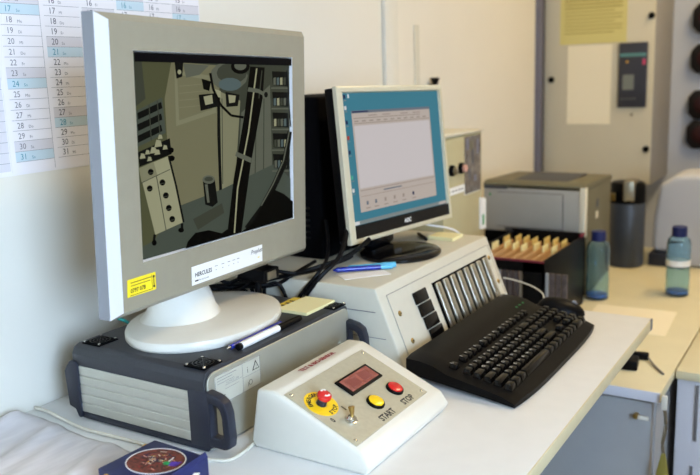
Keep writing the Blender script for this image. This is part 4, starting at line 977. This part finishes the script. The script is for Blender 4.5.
MB().box(fo(X1-.006,Y1-.03,ZTp-.0005),fo(X1+.0006,Y1,ZTp+.009),M['burgundy'],.001).build('rear_rim',t)
q=MB()
for i in range(16):
    x=X0+.02+.0155*i
    q.box(fo(x,Y0+.012,ZB+.009),fo(x+.012,Y0+.02,ZTp-.032),M['file_strip'] if i%4 else M['cab_grey'],.0005,1)
q.build('file_edges',t)
grp='manila folders in the black file box'
names=['leftmost manila folder in the black file box','second manila folder from the left in the file box','third manila folder from the left in the file box','middle manila folder of the seven in the file box','third manila folder from the right in the file box','second manila folder from the right in the file box','rightmost manila folder in the black file box']
for i in range(7):
    x=X0+.012+.0272*i
    root=thing('hanging_folder',names[i],'folder',(x,Y0+.025,cz+.0085),(0,0,0),grp)
    hh=ZTp-cz-.018
    MB().prism([(.0,0),(.010,hh-.004),(.013,hh),(.016,hh-.004),(.018,0)],1,0,.26,M['folder'],.001,1).build('folder',root)
    for k in range(2):
        yy=.105+.085*k+.010*((i*2)%3)
        MB().box((.011,yy,hh-.004),(.014,yy+.045,hh+.016),M['folder_tab'] if k==0 else M['folder_tab_y'],.0008,1).build('index_tab',root)

# ------------------------------------------------------------------ printer
t=thing('laser_printer','grey laser printer with olive side standing behind the black file box','printer',(-.79,2.43,cz))
po=lambda x,y,z:(x+.79,y-2.43,z-cz)
PX0,PX1,PY0,PY1,PZ=-.945,-.635,2.285,2.58,.170
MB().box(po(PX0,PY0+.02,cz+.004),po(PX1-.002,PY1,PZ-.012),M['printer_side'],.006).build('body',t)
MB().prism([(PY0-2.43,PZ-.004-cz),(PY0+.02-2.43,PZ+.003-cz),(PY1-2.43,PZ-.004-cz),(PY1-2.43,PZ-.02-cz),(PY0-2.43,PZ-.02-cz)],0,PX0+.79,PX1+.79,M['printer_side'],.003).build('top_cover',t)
MB().box(po(-.865,2.33,PZ-.002),po(-.70,2.53,PZ+.0035),M['printer_dark'],.002).build('output_recess',t)
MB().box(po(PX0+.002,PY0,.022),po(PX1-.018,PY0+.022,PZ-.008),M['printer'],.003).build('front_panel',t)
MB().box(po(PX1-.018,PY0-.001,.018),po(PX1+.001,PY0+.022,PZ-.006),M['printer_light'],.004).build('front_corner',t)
q=MB(); TP=basis(po(0,PY0-.0001,0),(1,0,0),(0,0,1)); TP=basis((.79,PY0-.0001-2.43,-cz),(1,0,0),(0,0,1))
q.rect(-.94,PZ-.020,-.868,PZ-.012,M['printer_dark'],.0008,TP); q.rect(-.875,.024,-.80,.034,M['printer_dark'],.0008,TP); q.ell(-.922,PZ-.038,.0035,.0035,M['green'],.001,TP)
for a in ((-.700,.03,-.698,PZ-.03),(-.90,PZ-.03,-.70,PZ-.0285),(-.90,.036,-.70,.0375)): q.rect(*a,M['printer_dark'],.0004,TP)
q.build('front_trim',t)
MB().box(po(PX0+.004,PY0-.004,cz),po(PX1-.004,PY0+.05,.021),M['black_matte'],.003).build('paper_tray',t)
q=MB(); TP=basis((PX1-.002+.79,-2.43,-cz),(0,1,0),(0,0,1)); q.ell(2.42,.10,.012,.014,M['printer_dark'],.001,TP); q.rect(2.405,.055,2.43,.075,M['printer_light'],.001,TP); q.build('side_latch',t)

# ------------------------------------------------------------------ bottles
def bottle(loc,label,band,k=1.0):
    t=thing('water_bottle',label,'bottle',loc,(0,0,0),'blue tinted water bottles on the lower countertop'); t.scale=(k,k,k)
    MB().lathe([(.026,.0),(.0315,.004),(.0325,.012),(.0325,.06),(.031,.075),(.031,.095),(.0325,.11),(.0325,.150),(.029,.164),(.020,.172),(.0175,.178),(.0155,.178),(.018,.170),(.028,.161),(.0300,.149),(.0300,.008),(.025,.004)],M['bottle'],40).build('body',t)
    MB().lathe([(.020,.171),(.0205,.173),(.0205,.197),(.019,.199)],M['bottle_cap'],32).build('cap',t)
    MB().lathe([(.0245,.0045),(.0298,.0085),(.0298,.016),(.0245,.0165)],M['bottle_base'],32).build('blue_base',t)
    if band:
        MB().lathe([(.0322,.088),(.0328,.088),(.0328,.105),(.0322,.105)],M['label'],32).build('paper_band',t)
    else: pass
    return t
bottle((-.599,2.30,cz),'blue tinted water bottle beside the black file box',False)
bottle((-.404,2.43,cz),'blue tinted water bottle with white band at right of countertop',True,1.02)

# counter paper
ob=MB().box((-.105,-.11,0),(.105,.11,.0012),M['paper_cream'],.0003,1).build('paper_sheet'); ob.location=(-.47,2.135,cz+DZ); ob.rotation_euler=(0,0,R(3)); tag(ob,'cream paper sheet on lower countertop between desk corner and bottles','paper')
t=thing('power_adapter','black power adapter with thin lead on the counter under desk corner','adapter',(-.388,1.785,cz),(0,0,R(8)))
MB().box((-.026,-.032,0),(.018,.018,.022),M['black'],.004).build('block',t)
MB().box((-.004,.045,0),(.036,.062,.016),M['black'],.003).build('plug',t)
MB().tube([(.0,.018,.010),(.002,.035,.008),(.006,.05,.007)],.0025,M['cable']).tube([(.034,.05,.008),(.05,.01,.004),(.072,-.04,.004)],.0022,M['ink_grey']).build('lead',t)

# ------------------------------------------------------------------ dark canister and pale appliance
t=thing('tall_canister','dark slate canister with steel capped black top on the far countertop','canister',(-.625,2.75,cz))
MB().lathe([(.054,0),(.057,.004),(.058,.21),(.056,.214)],M['can'],40).build('body',t)
MB().lathe([(.056,.213),(.057,.216),(.057,.272),(.050,.282),(.02,.286)],M['black'],40).build('top',t)
MB().prism([(-.002,-.060),(.034,-.050),(.034,.02),(-.002,.02)],2,.222,.292,M['steel'],.006,3).build('steel_spout',t)
MB().box((-.044,-.062,.225),(-.026,-.050,.25),M['brass'],.002).build('dial',t)
t=thing('pale_appliance','pale blue-grey rounded machine with dark base at right of the far countertop','appliance',(-.36,2.86,cz))
MB().prism([(-.075,.0),(-.105,.044),(-.19,.046),(-.188,.16),(-.172,.27),(-.12,.305),(.10,.315),(.16,.30),(.17,.0)],1,-.08,.12,M['pale'],.02,4).build('housing',t)
MB().box((-.195,-.095,0),(-.08,.12,.043),M['handle'],.004).build('base',t)

# ------------------------------------------------------------------ wall cabinet
t=thing('wall_cabinet','tall cream switch cabinet with yellow notice and dark controller on far wall','cabinet',(-.85,3.31,.055))
go=lambda x,y,z:(x+.85,y-3.31,z-.055)
MB().box(go(-1.046,3.165,.055),go(-.637,3.478,1.30),M['cab_side'],.003).build('body',t)
d=MB().box(go(-1.048,3.150,.058),go(-.640,3.164,1.30),M['cab_cream'],.003).build('door',t)
TD=basis((.85,3.15-3.31-.0002,-.055),(1,0,0),(0,0,1))
for x,z in ((-1.018,.453),(-.652,.672),(-.655,.191)):
    MB().lathe([(.012,0),(.012,.006),(.009,.010)],M['black'],20,TD@TR((x,z,0))).build('lock',d)
q=MB().rect(-.987,.583,-.738,.78,M['notice'],.001,TD)
for i in range(12):
    z=.765-.013*i; q.rect(-.97,z,-.755-(.03 if i%3==2 else 0),z+.0045 if i<5 else z+.003,M['notice_ink'],.0003,TD@TR((0,0,.001)))
q.build('yellow_notice',t)
MB().rect(-.955,.283,-.79,.578,M['paper_cream'],.0015,TD).build('blank_sheet',t)['label']='white blank sheet'
q=MB().prism([(-.762,.345),(-.660,.345),(-.660,.580),(-.762,.580)],2,0,.012,M['display_dark'],.003,2,TD).build('controller',t)
TQ=TD@TR((0,0,.0122))
MB().rect(-.758,.530,-.664,.542,mat('teal_strip',srgb(90,140,140),.5),.0006,TQ).build('teal_strip',q)
MB().rect(-.745,.410,-.705,.465,M['lcd'],.0006,TQ).build('small_screen',q)
r_=MB(); r_.rect(-.676,.500,-.666,.520,mat('pink_red_light',srgb(210,70,110),.4),.001,TQ); r_.rect(-.735,.508,-.727,.514,M['gold'],.001,TQ)
for x in (-.75,-.735,-.72,-.705): r_.rect(x,.375,x+.008,.379,M['lcd'],.0006,TQ)
r_.build('indicators',q)
MB().lathe([(.005,0),(.005,.002)],M['steel'],14,TD@TR((-.712,.318,0))).build('keyhole',t)

# round maroon sockets on the far wall
for z,x,l_ in ((.668,-.505,'highest'),(.515,-.505,'second highest'),(.338,-.508,'second lowest'),(.222,-.510,'lowest')):
    t=thing('wall_socket',{'highest':'highest of the four dark maroon sockets on the far wall','second highest':'second from top of the dark maroon wall sockets','second lowest':'third from top of the dark maroon wall sockets','lowest':'lowest of the four dark maroon sockets on the far wall'}[l_],'socket',(x,FY,z),(0,0,0),'dark maroon sockets on the far wall')
    TS=basis((0,-.0002,0),(1,0,0),(0,0,1))
    MB().prism([(-.058,-.03),(-.035,-.056),(.035,-.056),(.058,-.03),(.058,.03),(.035,.056),(-.035,.056),(-.058,.03)],2,0,.035,M['socket_rim'],.006,2,TS).build('housing',t)
    MB().lathe([(.036,.034),(.036,.042),(.030,.046),(.01,.047)],M['socket'],24,TS).build('face',t)

# ------------------------------------------------------------------ ceiling luminaires
def lum(x,y,label):
    t=thing('ceiling_light',label,'ceiling light',(x,y,CZ-.05),(0,0,0),'ceiling lights')
    MB().box((-.16,-.6,.005),(.16,.6,.05),M['white_pl'],.004).build('frame',t)
    MB().box((-.14,-.58,0),(.14,.58,.006),glow('lamp_diffuser',(255,236,200),2.0)).build('diffuser',t)
lum(.25,.6,'long ceiling light nearest the window'); lum(.25,2.55,'long ceiling light nearest the far wall')

# ------------------------------------------------------------------ lights
def area(name,loc,rot,sx,sy,power,col):
    l=bpy.data.lights.new(name,'AREA'); l.shape='RECTANGLE'; l.size=sx; l.size_y=sy; l.energy=power; l.color=col
    o=bpy.data.objects.new(name,l); C.objects.link(o); o.location=(loc[0],loc[1],loc[2]+DZ); o.rotation_euler=rot; return o
area('daylight_window',(RX-.02,-.55,.68),(0,R(90),0),1.35,1.1,37,(.50,.70,1.0))
area('lamp_near',(.25,.6,CZ-.06),(0,0,0),.28,1.16,4,(1,.88,.72))
area('lamp_far',(.25,2.55,CZ-.06),(0,0,0),.28,1.16,23,(1,.75,.42))
dl=bpy.data.objects['daylight_window']
dl.rotation_euler=(Vector((-1.0,.55,.15))-Vector((RX-.02,-.55,.68))).to_track_quat('-Z','Y').to_euler(); dl.data.spread=R(95); dl.data.size=1.1; dl.data.size_y=1.35
wd=bpy.data.worlds.new('w'); bpy.context.scene.world=wd; wd.use_nodes=True
wd.node_tree.nodes['Background'].inputs[0].default_value=(.75,.86,1,1); wd.node_tree.nodes['Background'].inputs[1].default_value=1.0

# ------------------------------------------------------------------ camera
cam=bpy.data.cameras.new('camera'); co_=bpy.data.objects.new('camera',cam); C.objects.link(co_)
cam.sensor_width=36; cam.lens=811.5/700*36; cam.clip_start=.02
yaw,pitch,roll=R(31.9767),R(11.3494),R(1.9664)
f=Vector((-math.sin(yaw)*math.cos(pitch),math.cos(yaw)*math.cos(pitch),-math.sin(pitch)))
r=Vector((math.cos(yaw),math.sin(yaw),0)); d=f.cross(r)
rr=math.cos(roll)*r+math.sin(roll)*d; dd=-math.sin(roll)*r+math.cos(roll)*d
mt=Matrix((rr,-dd,-f)).transposed().to_4x4(); mt.translation=Vector((0,0,.5+DZ)); co_.matrix_world=mt
cam.dof.use_dof=True; cam.dof.focus_distance=1.22; cam.dof.aperture_fstop=4.4
sc_=bpy.context.scene; sc_.camera=co_
sc_.view_settings.view_transform='Standard'; sc_.view_settings.look='None'; sc_.view_settings.gamma=1; sc_.view_settings.exposure=.14
